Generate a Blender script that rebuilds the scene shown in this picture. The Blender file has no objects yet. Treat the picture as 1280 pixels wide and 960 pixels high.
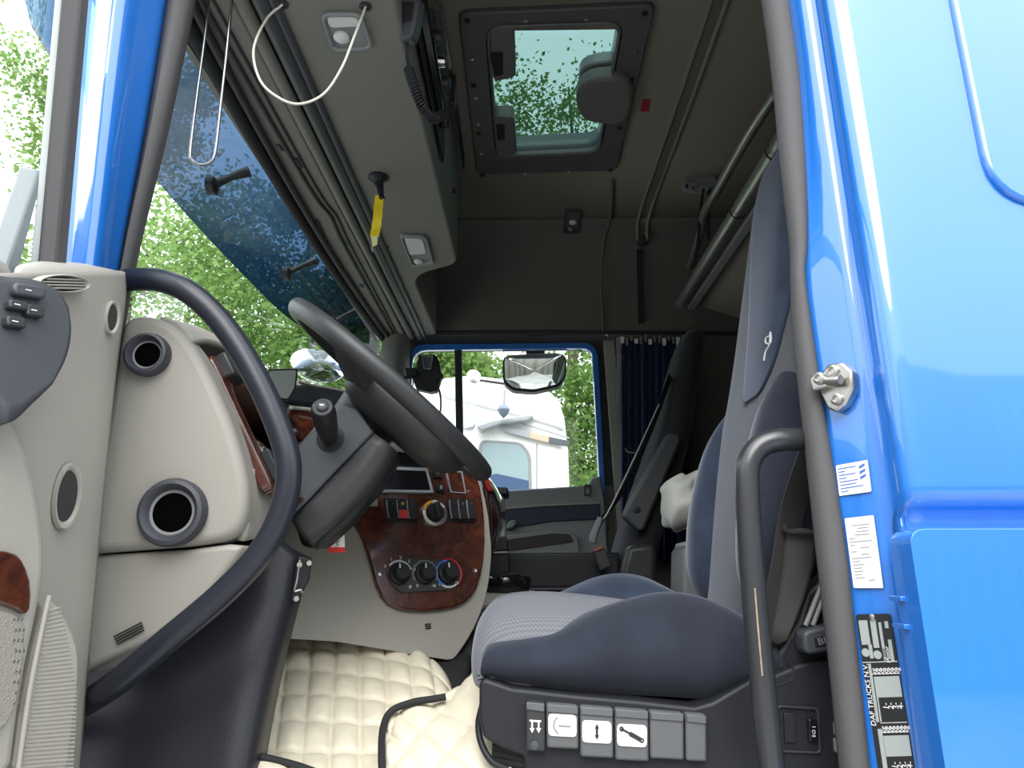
import bpy, bmesh, math, random
from mathutils import Vector, Matrix, noise
V = Vector
S = bpy.context.scene
COL = S.collection
random.seed(7)
# ------------------------------------------------------------------ camera
FPX = 889.0
CAM = V((0, 0, 2.0))
PITCH = math.radians(14.56); YAW = math.radians(0.97)
cF = V((-math.sin(YAW)*math.cos(PITCH), math.cos(YAW)*math.cos(PITCH), math.sin(PITCH)))
cR = V((math.cos(YAW), math.sin(YAW), 0)); cU = cR.cross(cF)
cam_data = bpy.data.cameras.new('camera'); cam = bpy.data.objects.new('camera', cam_data)
COL.objects.link(cam); S.camera = cam
cam_data.sensor_width = 36; cam_data.lens = FPX*36/1280; cam_data.clip_start = 0.02; cam_data.clip_end = 300
cam.matrix_world = Matrix(((cR.x, cU.x, -cF.x, CAM.x), (cR.y, cU.y, -cF.y, CAM.y), (cR.z, cU.z, -cF.z, CAM.z), (0, 0, 0, 1)))
# ------------------------------------------------------------------ light: bright overcast sky
wd = bpy.data.worlds.new('overcast_sky'); S.world = wd; wd.use_nodes = True
bg = wd.node_tree.nodes['Background']; bg.inputs[0].default_value = (0.92, 0.965, 1.0, 1)
# overcast luminance: zenith three times the horizon, (1 + 2 sin elevation) / 3
wn = wd.node_tree.nodes; wl = wd.node_tree.links
w_tc = wn.new('ShaderNodeTexCoord'); w_sp = wn.new('ShaderNodeSeparateXYZ'); wl.new(w_tc.outputs['Generated'], w_sp.inputs[0])
w_mx = wn.new('ShaderNodeMath'); w_mx.operation = 'MAXIMUM'; wl.new(w_sp.outputs['Z'], w_mx.inputs[0]); w_mx.inputs[1].default_value = 0
w_ma = wn.new('ShaderNodeMath'); w_ma.operation = 'MULTIPLY_ADD'; wl.new(w_mx.outputs[0], w_ma.inputs[0]); w_ma.inputs[1].default_value = .95; w_ma.inputs[2].default_value = .475
wl.new(w_ma.outputs[0], bg.inputs[1])
sd = bpy.data.lights.new('veiled_sun', 'SUN'); sd.energy = 0.9; sd.angle = math.radians(40); sd.color = (1, .97, .92)
so = bpy.data.objects.new('veiled_sun', sd); COL.objects.link(so)
so.rotation_euler = V((0.12, 0.85, -0.78)).to_track_quat('-Z', 'Y').to_euler()
S.view_settings.view_transform = 'Standard'; S.view_settings.look = 'None'
S.view_settings.exposure = 1.9; S.view_settings.gamma = 1.0; S.view_settings.use_curve_mapping = False

# ------------------------------------------------------------------ helpers
def ray(px, py): return cF + cR*((px-640)/FPX) + cU*((480-py)/FPX)
def U(px, py, Y=None, X=None, Z=None):
    d = ray(px, py)
    if Y is not None: return CAM + d*(Y/d.y)
    if X is not None: return CAM + d*(X/d.x)
    return CAM + d*((Z-CAM.z)/d.z)
class Plane:
    def __init__(s, p, n): s.p = V(p); s.n = V(n).normalized()
    @classmethod
    def three(c, a, b, d):
        n = (b-a).cross(d-a)
        if n.dot(CAM-a) < 0: n = -n
        return c(a, n)
    def at(s, px, py, off=0):
        d = ray(px, py); t = (s.p-CAM).dot(s.n)/d.dot(s.n); return CAM + d*t + s.n*off
    def frame(s, px, py, px2, py2, off=0):
        o = s.at(px, py, off); ex = (s.at(px2, py2, off)-o).normalized(); return Frame(o, ex, s.n.cross(ex), s.n)
class Frame:
    def __init__(s, o, ex, ey, ez): s.o = V(o); s.x = V(ex).normalized(); s.y = V(ey).normalized(); s.z = V(ez).normalized()
    def p(s, a, b, c=0): return s.o + s.x*a + s.y*b + s.z*c
def FZ(o, z, x=None):
    z = V(z).normalized()
    if x is None: x = V((0, 0, 1)) if abs(z.z) < .9 else V((1, 0, 0))
    x = V(x); x = (x - z*x.dot(z)).normalized()
    return Frame(o, x, z.cross(x), z)
WP = {}
def put(name, me, mats, parent, c):
    o = bpy.data.objects.new(name, me); COL.objects.link(o)
    for m in (mats if isinstance(mats, (list, tuple)) else [mats]): me.materials.append(m)
    o.location = c; WP[o.name] = V(c)
    if parent is not None:
        o.parent = parent; o.matrix_parent_inverse = Matrix.Translation(-WP[parent.name])
    return o
def mk(name, vs, fs, mat, parent=None, sharp=35, bevel=0, seg=2, solid=0, sub=0, offset=0, midx=None):
    vs = [V(v) for v in vs]
    lo = [min(v[i] for v in vs) for i in range(3)]; hi = [max(v[i] for v in vs) for i in range(3)]
    c = V(((lo[0]+hi[0])/2, (lo[1]+hi[1])/2, lo[2]))
    me = bpy.data.meshes.new(name); me.from_pydata([v-c for v in vs], [], fs)
    bm = bmesh.new(); bm.from_mesh(me); bmesh.ops.recalc_face_normals(bm, faces=bm.faces); bm.to_mesh(me); bm.free()
    me.polygons.foreach_set('use_smooth', [True]*len(me.polygons)); 
    if sharp < 180: me.set_sharp_from_angle(angle=math.radians(sharp))
    if midx: me.polygons.foreach_set('material_index', midx)
    me.update()
    o = put(name, me, mat, parent, c)
    if solid:
        m = o.modifiers.new('thickness', 'SOLIDIFY'); m.thickness = solid; m.offset = offset
    if bevel:
        m = o.modifiers.new('bevel', 'BEVEL'); m.width = bevel; m.segments = seg; m.limit_method = 'ANGLE'; m.angle_limit = math.radians(40)
    if sub:
        m = o.modifiers.new('sub', 'SUBSURF'); m.levels = sub; m.render_levels = sub
    return o
def thing(name, label, cat, loc, group=None, kind=None):
    o = bpy.data.objects.new(name, None); COL.objects.link(o); o.empty_display_size = .05
    o.location = V(loc); WP[o.name] = V(loc); return tag(o, label, cat, group, kind)
def tag(o, label=None, cat=None, group=None, kind=None):
    if label: o['label'] = label
    if cat: o['category'] = cat
    if group: o['group'] = group
    if kind: o['kind'] = kind
    return o
def crv(p, n=6, closed=False):
    p = [V(q) for q in p]; N = len(p); out = []
    if N < 3 and not closed: return [p[0].lerp(p[-1], i/n) for i in range(n+1)]
    for i in range(N if closed else N-1):
        if closed: a, b, c, d = p[(i-1) % N], p[i], p[(i+1) % N], p[(i+2) % N]
        else: a, b, c, d = p[max(i-1, 0)], p[i], p[i+1], p[min(i+2, N-1)]
        if not closed and i == 0: a = b*2-c
        if not closed and i == N-2: d = c*2-b
        for k in range(n):
            t = k/n
            out.append(.5*((2*b)+(c-a)*t+(2*a-5*b+4*c-d)*t*t+(3*b-a-3*c+d)*t**3))
    if not closed: out.append(p[-1].copy())
    return out
def chk(p, it=2, closed=True, r=.25):
    p = [V(q) for q in p]
    for _ in range(it):
        q = []; N = len(p)
        for i in range(N if closed else N-1):
            a, b = p[i], p[(i+1) % N]
            q += [a.lerp(b, r), a.lerp(b, 1-r)]
        if not closed: q = [p[0]]+q+[p[-1]]
        p = q
    return p
def prism(name, pts, vec, mat, parent=None, bevel=0, seg=2, **k):
    n = len(pts); vec = V(vec); pts = [V(p) for p in pts]
    vs = pts+[p+vec for p in pts]
    fs = [list(range(n)), list(range(2*n-1, n-1, -1))]+[[i, (i+1) % n, n+(i+1) % n, n+i] for i in range(n)]
    return mk(name, vs, fs, mat, parent, bevel=bevel, seg=seg, **k)
def ringprism(name, outer, inner, vec, mat, parent=None, bevel=0, **k):
    n = len(outer); vec = V(vec); vs = outer+inner+[p+vec for p in outer]+[p+vec for p in inner]; fs = []
    for i in range(n):
        j = (i+1) % n
        fs += [[i, j, n+j, n+i], [2*n+i, 3*n+i, 3*n+j, 2*n+j], [i, 2*n+i, 2*n+j, j], [n+i, n+j, 3*n+j, 3*n+i]]
    return mk(name, vs, fs, mat, parent, bevel=bevel, **k)
def tube(name, pts, r, mat, parent=None, n=6, res=12, closed=False, smooth=True, flat=None):
    P = crv(pts, n, closed) if smooth else [V(p) for p in pts]
    N = len(P); R = r if isinstance(r, (list, tuple)) else None
    vs = []; fs = []; up = None
    for i in range(N):
        a = P[(i-1) % N] if (closed or i > 0) else P[i]; b = P[(i+1) % N] if (closed or i < N-1) else P[i]
        t = (b-a).normalized()
        if up is None: up = V((0, 0, 1)) if abs(t.z) < .9 else V((1, 0, 0))
        up = (up - t*up.dot(t)).normalized(); s = t.cross(up)
        if R: f = i/(N-1)*(len(R)-1); k = min(int(f), len(R)-2); rr = R[k]+(R[k+1]-R[k])*(f-k)
        else: rr = r
        for j in range(res):
            an = 2*math.pi*j/res
            vs.append(P[i]+up*(math.cos(an)*rr)+s*(math.sin(an)*rr*(flat or 1)))
    for i in range(N if closed else N-1):
        for j in range(res):
            a = i*res+j; b = i*res+(j+1) % res; i2 = (i+1) % N
            fs.append([a, b, i2*res+(j+1) % res, i2*res+j])
    if not closed: fs += [list(range(res))[::-1], [(N-1)*res+j for j in range(res)]]
    return mk(name, vs, fs, mat, parent, sharp=50)
def ribbon(name, pts, side, w, th, mat, parent=None, n=6, smooth=True):
    P = crv(pts, n) if smooth else [V(p) for p in pts]; N = len(P); vs = []; fs = []
    for i in range(N):
        t = (P[min(i+1, N-1)]-P[max(i-1, 0)]).normalized()
        s = V(side[i] if isinstance(side, list) else side); s = (s-t*s.dot(t)).normalized(); u = t.cross(s)
        for a, b in ((-1, -1), (1, -1), (1, 1), (-1, 1)): vs.append(P[i]+s*(a*w/2)+u*(b*th/2))
    for i in range(N-1):
        for j in range(4): fs.append([i*4+j, i*4+(j+1) % 4, i*4+4+(j+1) % 4, i*4+4+j])
    fs += [[0, 1, 2, 3], [(N-1)*4+j for j in range(4)]]
    return mk(name, vs, fs, mat, parent)
def lathe(name, fr, prof, mat, parent=None, seg=28, sx=1, sy=1, sharp=40, cap=True):
    vs = []; fs = []; m = len(prof)
    for i in range(seg):
        a = 2*math.pi*i/seg
        for r, h in prof: vs.append(fr.p(math.cos(a)*r*sx, math.sin(a)*r*sy, h))
    for i in range(seg):
        for j in range(m-1):
            k = (i+1) % seg; fs.append([i*m+j, k*m+j, k*m+j+1, i*m+j+1])
    if cap: fs += [[i*m for i in range(seg)], [i*m+m-1 for i in range(seg)]]
    return mk(name, vs, fs, mat, parent, sharp=sharp)
def loft(name, rings, mat, parent=None, n=1, caps=True, sharp=60, sub=0):
    if n > 1:
        m = len(rings[0]); cols = [crv([r[j] for r in rings], n) for j in range(m)]
        rings = [[cols[j][i] for j in range(m)] for i in range(len(cols[0]))]
    m = len(rings[0]); vs = [v for r in rings for v in r]; fs = []
    for i in range(len(rings)-1):
        for j in range(m): fs.append([i*m+j, i*m+(j+1) % m, (i+1)*m+(j+1) % m, (i+1)*m+j])
    if caps: fs += [list(range(m)), [(len(rings)-1)*m+j for j in range(m)]]
    return mk(name, vs, fs, mat, parent, sharp=sharp, sub=sub)
def sring(c, ex, ey, a, b, p=3.0, n=28):
    out = []
    for i in range(n):
        t = 2*math.pi*i/n; ct, st = math.cos(t), math.sin(t)
        out.append(V(c)+V(ex)*(a*math.copysign(abs(ct)**(2/p), ct))+V(ey)*(b*math.copysign(abs(st)**(2/p), st)))
    return out
def patch(name, rows, mat, parent=None, nu=5, nv=5, thick=.006, off=0, fn=None, sharp=180, bevel=0):
    cr = [crv(r, nu) for r in rows]; m = len(cr[0]); cols = [crv([r[j] for r in cr], nv) for j in range(m)]
    k = len(cols[0]); vs = [cols[j][i] for i in range(k) for j in range(m)]
    fs = [[i*m+j, i*m+j+1, (i+1)*m+j+1, (i+1)*m+j] for i in range(k-1) for j in range(m-1)]
    if fn: vs = [fn(v, (i % m)/(m-1), (i//m)/(k-1)) for i, v in enumerate(vs)]
    return mk(name, vs, fs, mat, parent, sharp=sharp, solid=thick, offset=off, bevel=bevel)
def rbox(name, fr, sx, sy, sz, mat, parent=None, bevel=.004, seg=3, r=None):
    if r:
        q = rrect(sx, sy, r); return prism(name, [fr.p(a, b, -sz/2) for a, b in q], fr.z*sz, mat, parent, bevel=bevel, seg=seg)
    return prism(name, [fr.p(a*sx/2, b*sy/2, -sz/2) for a, b in ((-1, -1), (1, -1), (1, 1), (-1, 1))], fr.z*sz, mat, parent, bevel=bevel, seg=seg)
def rrect(w, h, r, n=5):
    out = []
    for cx, cy, a0 in ((w/2-r, h/2-r, 0), (-w/2+r, h/2-r, 90), (-w/2+r, -h/2+r, 180), (w/2-r, -h/2+r, 270)):
        for i in range(n+1):
            a = math.radians(a0+90*i/n); out.append((cx+r*math.cos(a), cy+r*math.sin(a)))
    return out
def box(name, lo, hi, mat, parent=None, bevel=0, seg=2):
    x0, y0, z0 = lo; x1, y1, z1 = hi
    return prism(name, [(x0, y0, z0), (x1, y0, z0), (x1, y1, z0), (x0, y1, z0)], (0, 0, z1-z0), mat, parent, bevel=bevel, seg=seg)
def text(name, s, fr, size, mat, parent=None, ext=.0004, align='CENTER', sx=1):
    cu = bpy.data.curves.new('t', 'FONT'); cu.body = s; cu.size = size; cu.extrude = ext; cu.align_x = align; cu.align_y = 'CENTER'; cu.resolution_u = 2
    ob = bpy.data.objects.new('t', cu); COL.objects.link(ob)
    dg = bpy.context.evaluated_depsgraph_get(); me = bpy.data.meshes.new_from_object(ob.evaluated_get(dg))
    vs = [fr.p(v.co.x*sx, v.co.y, v.co.z+ext) for v in me.vertices]; fs = [list(p.vertices) for p in me.polygons]
    bpy.data.objects.remove(ob); bpy.data.curves.remove(cu); bpy.data.meshes.remove(me)
    return mk(name, vs, fs, mat, parent)
def quadp(pl, px, off=0): return [pl.at(x, y, off) for x, y in px]
def on(pl, name, px, off, th, mat, parent=None, bevel=.001, smooth=0, seg=2):
    q = quadp(pl, px, off)
    if smooth: q = chk(q, smooth)
    return prism(name, q, pl.n*(-th), mat, parent, bevel=bevel, seg=seg)

# ------------------------------------------------------------------ materials
def mat(name, col, rough=.5, metal=0, coat=0, bump=0, bscale=300, var=0, vscale=8, spec=.5, sheen=0, vcol=None, emit=None, detail=3, stretch=None, coatr=.05):
    m = bpy.data.materials.new(name); m.use_nodes = True; nt = m.node_tree; b = nt.nodes['Principled BSDF']; L = nt.links
    b.inputs['Base Color'].default_value = (*col, 1); b.inputs['Roughness'].default_value = rough; b.inputs['Metallic'].default_value = metal
    b.inputs['Coat Weight'].default_value = coat; b.inputs['Coat Roughness'].default_value = coatr; b.inputs['Specular IOR Level'].default_value = spec
    if sheen: b.inputs['Sheen Weight'].default_value = sheen; b.inputs['Sheen Roughness'].default_value = .4; b.inputs['Sheen Tint'].default_value = (.75, .8, .95, 1)
    tc = nt.nodes.new('ShaderNodeTexCoord'); src = tc.outputs['Object']
    if stretch:
        mp = nt.nodes.new('ShaderNodeMapping'); mp.inputs['Scale'].default_value = stretch; L.new(src, mp.inputs[0]); src = mp.outputs[0]
    if var:
        n = nt.nodes.new('ShaderNodeTexNoise'); n.inputs['Scale'].default_value = vscale; n.inputs['Detail'].default_value = 5; L.new(src, n.inputs['Vector'])
        r = nt.nodes.new('ShaderNodeValToRGB'); r.color_ramp.elements[0].position = .35; r.color_ramp.elements[1].position = .65
        c2 = vcol or tuple(min(1, x*(1+var)) for x in col); c1 = col if vcol else tuple(x*(1-var) for x in col)
        r.color_ramp.elements[0].color = (*c1, 1); r.color_ramp.elements[1].color = (*c2, 1)
        L.new(n.outputs[0], r.inputs[0]); L.new(r.outputs[0], b.inputs['Base Color'])
    if bump:
        n = nt.nodes.new('ShaderNodeTexNoise'); n.inputs['Scale'].default_value = bscale; n.inputs['Detail'].default_value = detail; L.new(src, n.inputs['Vector'])
        bp = nt.nodes.new('ShaderNodeBump'); bp.inputs['Strength'].default_value = bump; bp.inputs['Distance'].default_value = .002
        L.new(n.outputs[0], bp.inputs['Height']); L.new(bp.outputs[0], b.inputs['Normal'])
    if emit: b.inputs['Emission Color'].default_value = (*emit[0], 1); b.inputs['Emission Strength'].default_value = emit[1]
    return m
def glass(name, tint, refl=.06, rough=0, ior=1.45):
    m = bpy.data.materials.new(name); m.use_nodes = True; nt = m.node_tree; L = nt.links; nt.nodes.remove(nt.nodes['Principled BSDF'])
    t = nt.nodes.new('ShaderNodeBsdfTransparent'); t.inputs[0].default_value = (*tint, 1)
    g = nt.nodes.new('ShaderNodeBsdfGlossy'); g.inputs['Roughness'].default_value = rough; g.inputs[0].default_value = (1, 1, 1, 1)
    lw = nt.nodes.new('ShaderNodeLayerWeight'); pw = nt.nodes.new('ShaderNodeMath'); pw.operation = 'POWER'; pw.inputs[1].default_value = 5; L.new(lw.outputs['Facing'], pw.inputs[0])
    f = nt.nodes.new('ShaderNodeMath'); f.operation = 'MULTIPLY_ADD'; L.new(pw.outputs[0], f.inputs[0]); f.inputs[1].default_value = .9; f.inputs[2].default_value = refl
    mx = nt.nodes.new('ShaderNodeMixShader'); L.new(f.outputs[0], mx.inputs[0]); L.new(t.outputs[0], mx.inputs[1]); L.new(g.outputs[0], mx.inputs[2])
    L.new(mx.outputs[0], nt.nodes['Material Output'].inputs[0]); return m
def woodmat():
    m = mat('burl_wood', (.10, .022, .008), rough=.25, coat=.6, coatr=.08); nt = m.node_tree; L = nt.links; b = nt.nodes['Principled BSDF']
    tc = nt.nodes.new('ShaderNodeTexCoord'); a = nt.nodes.new('ShaderNodeTexNoise'); a.inputs['Scale'].default_value = 22; a.inputs['Detail'].default_value = 9
    a.inputs['Roughness'].default_value = .65; a.inputs['Distortion'].default_value = 1.6; L.new(tc.outputs['Object'], a.inputs['Vector'])
    r = nt.nodes.new('ShaderNodeValToRGB'); e = r.color_ramp.elements; e[0].position = .32; e[0].color = (.022, .006, .004, 1); e[1].position = .72; e[1].color = (.13, .034, .012, 1)
    x = e.new(.52); x.color = (.068, .017, .008, 1)
    L.new(a.outputs[0], r.inputs[0]); L.new(r.outputs[0], b.inputs['Base Color']); return m
def weavemat(name, c1, c2, sc):
    m = mat(name, c1, rough=.95, spec=.1, sheen=.3); nt = m.node_tree; L = nt.links; b = nt.nodes['Principled BSDF']
    tc = nt.nodes.new('ShaderNodeTexCoord'); w = nt.nodes.new('ShaderNodeTexChecker'); w.inputs['Scale'].default_value = sc
    w.inputs['Color1'].default_value = (*c1, 1); w.inputs['Color2'].default_value = (*c2, 1)
    sp = nt.nodes.new('ShaderNodeSeparateXYZ'); ad = nt.nodes.new('ShaderNodeMath'); cb_ = nt.nodes.new('ShaderNodeCombineXYZ'); L.new(tc.outputs['Object'], sp.inputs[0]); L.new(sp.outputs[0], ad.inputs[0]); L.new(sp.outputs[2], ad.inputs[1])
    L.new(ad.outputs[0], cb_.inputs[0]); L.new(sp.outputs[1], cb_.inputs[1]); cb_.inputs[2].default_value = .00037
    mp = nt.nodes.new('ShaderNodeMapping'); mp.inputs['Rotation'].default_value = (0, 0, .78); L.new(cb_.outputs[0], mp.inputs[0]); L.new(mp.outputs[0], w.inputs['Vector'])
    L.new(w.outputs[0], b.inputs['Base Color'])
    bp = nt.nodes.new('ShaderNodeBump'); bp.inputs['Strength'].default_value = .4; bp.inputs['Distance'].default_value = .001; L.new(w.outputs['Fac'], bp.inputs['Height']); L.new(bp.outputs[0], b.inputs['Normal'])
    return m
def leafmat(name, c1, c2):
    m = bpy.data.materials.new(name); m.use_nodes = True; nt = m.node_tree; L = nt.links; nt.nodes.remove(nt.nodes['Principled BSDF'])
    tc = nt.nodes.new('ShaderNodeTexCoord'); n = nt.nodes.new('ShaderNodeTexNoise'); n.inputs['Scale'].default_value = 2.2; n.inputs['Detail'].default_value = 6; L.new(tc.outputs['Object'], n.inputs['Vector'])
    r = nt.nodes.new('ShaderNodeValToRGB'); r.color_ramp.elements[0].position = .38; r.color_ramp.elements[1].position = .62
    r.color_ramp.elements[0].color = (*c1, 1); r.color_ramp.elements[1].color = (*c2, 1); L.new(n.outputs[0], r.inputs[0])
    d = nt.nodes.new('ShaderNodeBsdfDiffuse'); t = nt.nodes.new('ShaderNodeBsdfTranslucent'); L.new(r.outputs[0], d.inputs[0]); L.new(r.outputs[0], t.inputs[0])
    mx = nt.nodes.new('ShaderNodeMixShader'); mx.inputs[0].default_value = .5; L.new(d.outputs[0], mx.inputs[1]); L.new(t.outputs[0], mx.inputs[2]); L.new(mx.outputs[0], nt.nodes['Material Output'].inputs[0]); return m
BLUE = mat('blue_paint', (.010, .152, .56), rough=.38, coat=1.0, coatr=.04, var=.05, vscale=3); BLUE.node_tree.nodes['Principled BSDF'].inputs['Coat IOR'].default_value = 1.68
BEIGE = mat('beige_plastic', (.285, .271, .24), rough=.55, bump=.12, bscale=420)
BEIGE2 = mat('beige_plastic_smooth', (.30, .285, .253), rough=.5, bump=.05, bscale=300)
LINER_SHADED = mat('headliner_fabric_shaded', (.130, .121, .110), rough=.95, bump=.15, bscale=500, spec=.1)  # headliner fabric darkened: shade of the far wall put into the colour
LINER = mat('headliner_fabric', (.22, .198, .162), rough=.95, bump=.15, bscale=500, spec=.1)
OVER = mat('grey_beige_console', (.165, .163, .145), rough=.7, bump=.1, bscale=500, spec=.3)
BLACK = mat('black_plastic', (.016, .017, .020), rough=.45, bump=.06, bscale=500, spec=.25)
DARK = mat('charcoal_plastic', (.028, .029, .031), rough=.45, bump=.08, bscale=450, spec=.4)
DARK2 = mat('dark_slate_plastic', (.050, .053, .061), rough=.45, bump=.08, bscale=450, spec=.4)
MATTE = mat('matte_black', (.010, .010, .011), rough=.8)
GLOSS = mat('gloss_black', (.008, .008, .010), rough=.12)
RUBBER = mat('grey_rubber_seal', (.072, .069, .071), rough=.7, bump=.1, bscale=250)
SEALD = mat('dark_rubber', (.022, .021, .024), rough=.6, bump=.06, bscale=200)
HANDLE = mat('black_soft_tube', (.016, .018, .026), rough=.32, spec=.35, bump=.05, bscale=300)
WOOD = woodmat()
CAVITY = mat('dark_brown_recess', (.05, .018, .010), rough=.5, var=.3, vscale=20)
CHROME = mat('chrome', (.75, .75, .75), rough=.15, metal=1)
STEEL = mat('brushed_steel', (.50, .48, .44), rough=.35, metal=1, var=.15, vscale=40)
ALU = mat('aluminium_tube', (.42, .43, .41), rough=.38, metal=.8)
GREYF = weavemat('grey_woven_fabric', (.148, .150, .165), (.110, .112, .125), 210)
GREYB = mat('grey_seat_fabric', (.088, .089, .099), rough=.95, bump=.3, bscale=600, spec=.1, sheen=.3)
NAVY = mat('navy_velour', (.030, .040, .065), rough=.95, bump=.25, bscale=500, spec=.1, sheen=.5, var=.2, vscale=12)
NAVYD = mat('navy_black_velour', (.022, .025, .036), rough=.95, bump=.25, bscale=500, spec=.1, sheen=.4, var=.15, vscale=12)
CURT = mat('navy_curtain', (.010, .016, .075), rough=.85, bump=.1, bscale=200, sheen=.2)
WHITEP = mat('white_plastic', (.75, .75, .74), rough=.45)
PAPER = mat('white_sticker', (.70, .70, .69), rough=.6)
INKB = mat('blue_ink', (.05, .13, .50), rough=.6)
INKG = mat('grey_ink', (.26, .26, .28), rough=.6)
INKK = mat('black_ink', (.012, .012, .013), rough=.5)
PRINT = mat('white_print', (.70, .70, .70), rough=.5)
RED = mat('red_plastic', (.55, .02, .02), rough=.4)
REDD = mat('dark_red_sticker', (.30, .012, .02), rough=.5)
BLUEP = mat('blue_print', (.03, .18, .60), rough=.5)
ORANGE = mat('orange_print', (.75, .33, .03), rough=.5)
YELLOW = mat('yellow_ribbon', (.80, .62, .02), rough=.5)
PLATE = mat('type_plate_grey', (.40, .43, .42), rough=.4, metal=.3)
QUILT = mat('cream_quilted_leather', (.64, .585, .46), rough=.42, bump=.15, bscale=90, var=.06, vscale=14)
CLOTH = mat('white_cloth', (.55, .55, .50), rough=.9, bump=.1, bscale=120)
LENS = mat('clear_lamp_lens', (.60, .62, .60), rough=.18, bump=.3, bscale=160)
MIRROR = mat('mirror_glass', (.85, .87, .88), rough=.01, metal=1)
GREYP = mat('grey_plastic', (.20, .205, .21), rough=.5, bump=.06, bscale=400)
GREENG = mat('grey_green_plastic', (.17, .19, .17), rough=.4)
SCREEN = mat('grey_screen', (.07, .08, .08), rough=.15)
BELT = mat('seat_belt_webbing', (.026, .024, .023), rough=.8, bump=.3, bscale=600)
WTRUCK = mat('white_truck_paint', (.80, .81, .82), rough=.3, coat=.5)
SILVER = mat('silver_paint', (.30, .32, .35), rough=.35)
TAN = mat('tan_stripe', (.45, .36, .26), rough=.4)
WINDSH = glass('windshield_glass', (.90, .95, .93), refl=.03)
SIDEGL = glass('side_glass', (.93, .96, .94))
HATCHGL = glass('green_tinted_glass', (.10, .165, .155))
VISORG = glass('blue_tinted_acrylic', (.034, .066, .118), refl=.05)
DEFLG = glass('light_blue_acrylic', (.76, .91, 1.0), refl=.05)
ASPH = mat('asphalt', (.32, .315, .30), rough=.9, bump=.5, bscale=60, var=.25, vscale=2)
GRASS = mat('grass', (.09, .16, .04), rough=.95, bump=.5, bscale=40, var=.3, vscale=3)
CLAD = mat('grey_beige_cladding', (.33, .315, .28), rough=.6)
LEAFA = leafmat('leaf_bright', (.17, .29, .085), (.32, .45, .17))
LEAFB = leafmat('leaf_mid', (.115, .22, .06), (.24, .37, .12))
BARK = mat('bark', (.10, .085, .065), rough=.95, bump=.6, bscale=30, var=.3, vscale=8)
# ------------------------------------------------------------------ the cab as a room
def rpoly(pts, r, n=4):
    pts = [V(p) for p in pts]; N = len(pts); out = []
    rs = r if isinstance(r, (list, tuple)) else [r]*N
    for i in range(N):
        a, b, c = pts[i-1], pts[i], pts[(i+1) % N]
        p0 = b+(a-b).normalized()*rs[i]; p1 = b+(c-b).normalized()*rs[i]
        for k in range(n+1):
            t = k/n; out.append(p0*(1-t)**2+b*2*t*(1-t)+p1*t*t)
    return out
def struct(o, label, cat='wall'): return tag(o, label, cat, None, 'structure')
CZ = 3.50; YN = 1.0; YF = 3.22
# ceiling with the opening of the roof hatch
hc = [U(575, 20, Z=3.49), U(818, 8, Z=3.49), U(770, 213, Z=3.49), U(597, 218, Z=3.49)]
hx0 = max(hc[0].x, hc[3].x)+.06; hx1 = min(hc[1].x, hc[2].x)-.06; hy0 = max(hc[0].y, hc[1].y)+.07; hy1 = min(hc[2].y, hc[3].y)-.07
xs = [-.75, -.2, hx0, hx1, 1.0, 1.5]; ys = [.96, hy0, hy1, 2.87]
vs = [(x, y, CZ) for y in ys for x in xs]; n = len(xs)
fs = [[j*n+i, j*n+i+1, (j+1)*n+i+1, (j+1)*n+i] for j in range(3) for i in range(n-1) if not (j == 1 and i == 2)]
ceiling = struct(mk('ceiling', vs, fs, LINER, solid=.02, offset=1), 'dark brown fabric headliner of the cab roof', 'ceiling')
for m in ceiling.modifiers: m.offset = 1
# far wall: headliner curving down to the window, and the pillar behind the passenger door
prof = [(3.215, 3.075), (3.19, 3.16), (3.15, 3.27), (3.10, 3.37), (3.03, 3.45), (2.95, 3.49), (2.86, CZ)]
wr = struct(patch('wall_right', [[V((-.7, y, z)), V((.4, y, z)), V((1.5, y, z))] for y, z in prof], LINER_SHADED, nu=2, nv=3, thick=.02), 'fabric wall lining above the passenger window, shade put into its colour')
box('pillar_lining', (.40, 3.20, 1.35), (1.5, 3.24, 3.08), LINER_SHADED, wr)
box('lower_lining', (.30, 3.215, 1.35), (.45, 3.235, 2.36), LINER_SHADED, wr)
prism('pillar_trim', [U(754, 425, Y=3.19), U(768, 425, Y=3.19), U(790, 660, Y=3.19), U(772, 660, Y=3.19)], (0, .02, 0), BEIGE2, wr, bevel=.004)
tube('seam', [U(766, 225, Z=3.495), U(763, 270, Z=3.488), U(755, 300, Y=2.995), U(751, 350, Y=3.085), U(753, 385, Y=3.15), U(754, 414, Y=3.195)], .007, LINER_SHADED, wr, res=8)
tube('edge_bead', [U(545, 416, Y=3.2), U(700, 415, Y=3.2), U(930, 417, Y=3.2)], .009, DARK, wr, res=8)
ribbon('slot', [U(800, 312, Y=3.03), U(800, 345, Y=3.085), U(801, 375, Y=3.135), U(801.5, 404, Y=3.178)], (1, 0, 0), .026, .012, MATTE, wr)
struct(box('wall_rear', (1.45, .98, 1.35), (1.5, 3.24, 3.52), LINER_SHADED), 'shade-toned lining of the cab rear wall behind the bunk')
floor = struct(box('floor', (-.9, 1.02, 1.38), (1.5, 3.24, 1.44), MATTE), 'dark cab floor', 'floor')
wf = struct(box('wall_front', (-.86, .98, 1.38), (-.80, 3.3, 2.34), MATTE), 'black front bulkhead below the windshield')
box('header', (-.722, .96, 3.075), (-.708, 3.3, 3.52), OVER, wf)
box('roof_fascia', (-.76, .95, 3.15), (-.735, 3.35, 4.05), BLUE, wf, bevel=.005)
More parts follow.
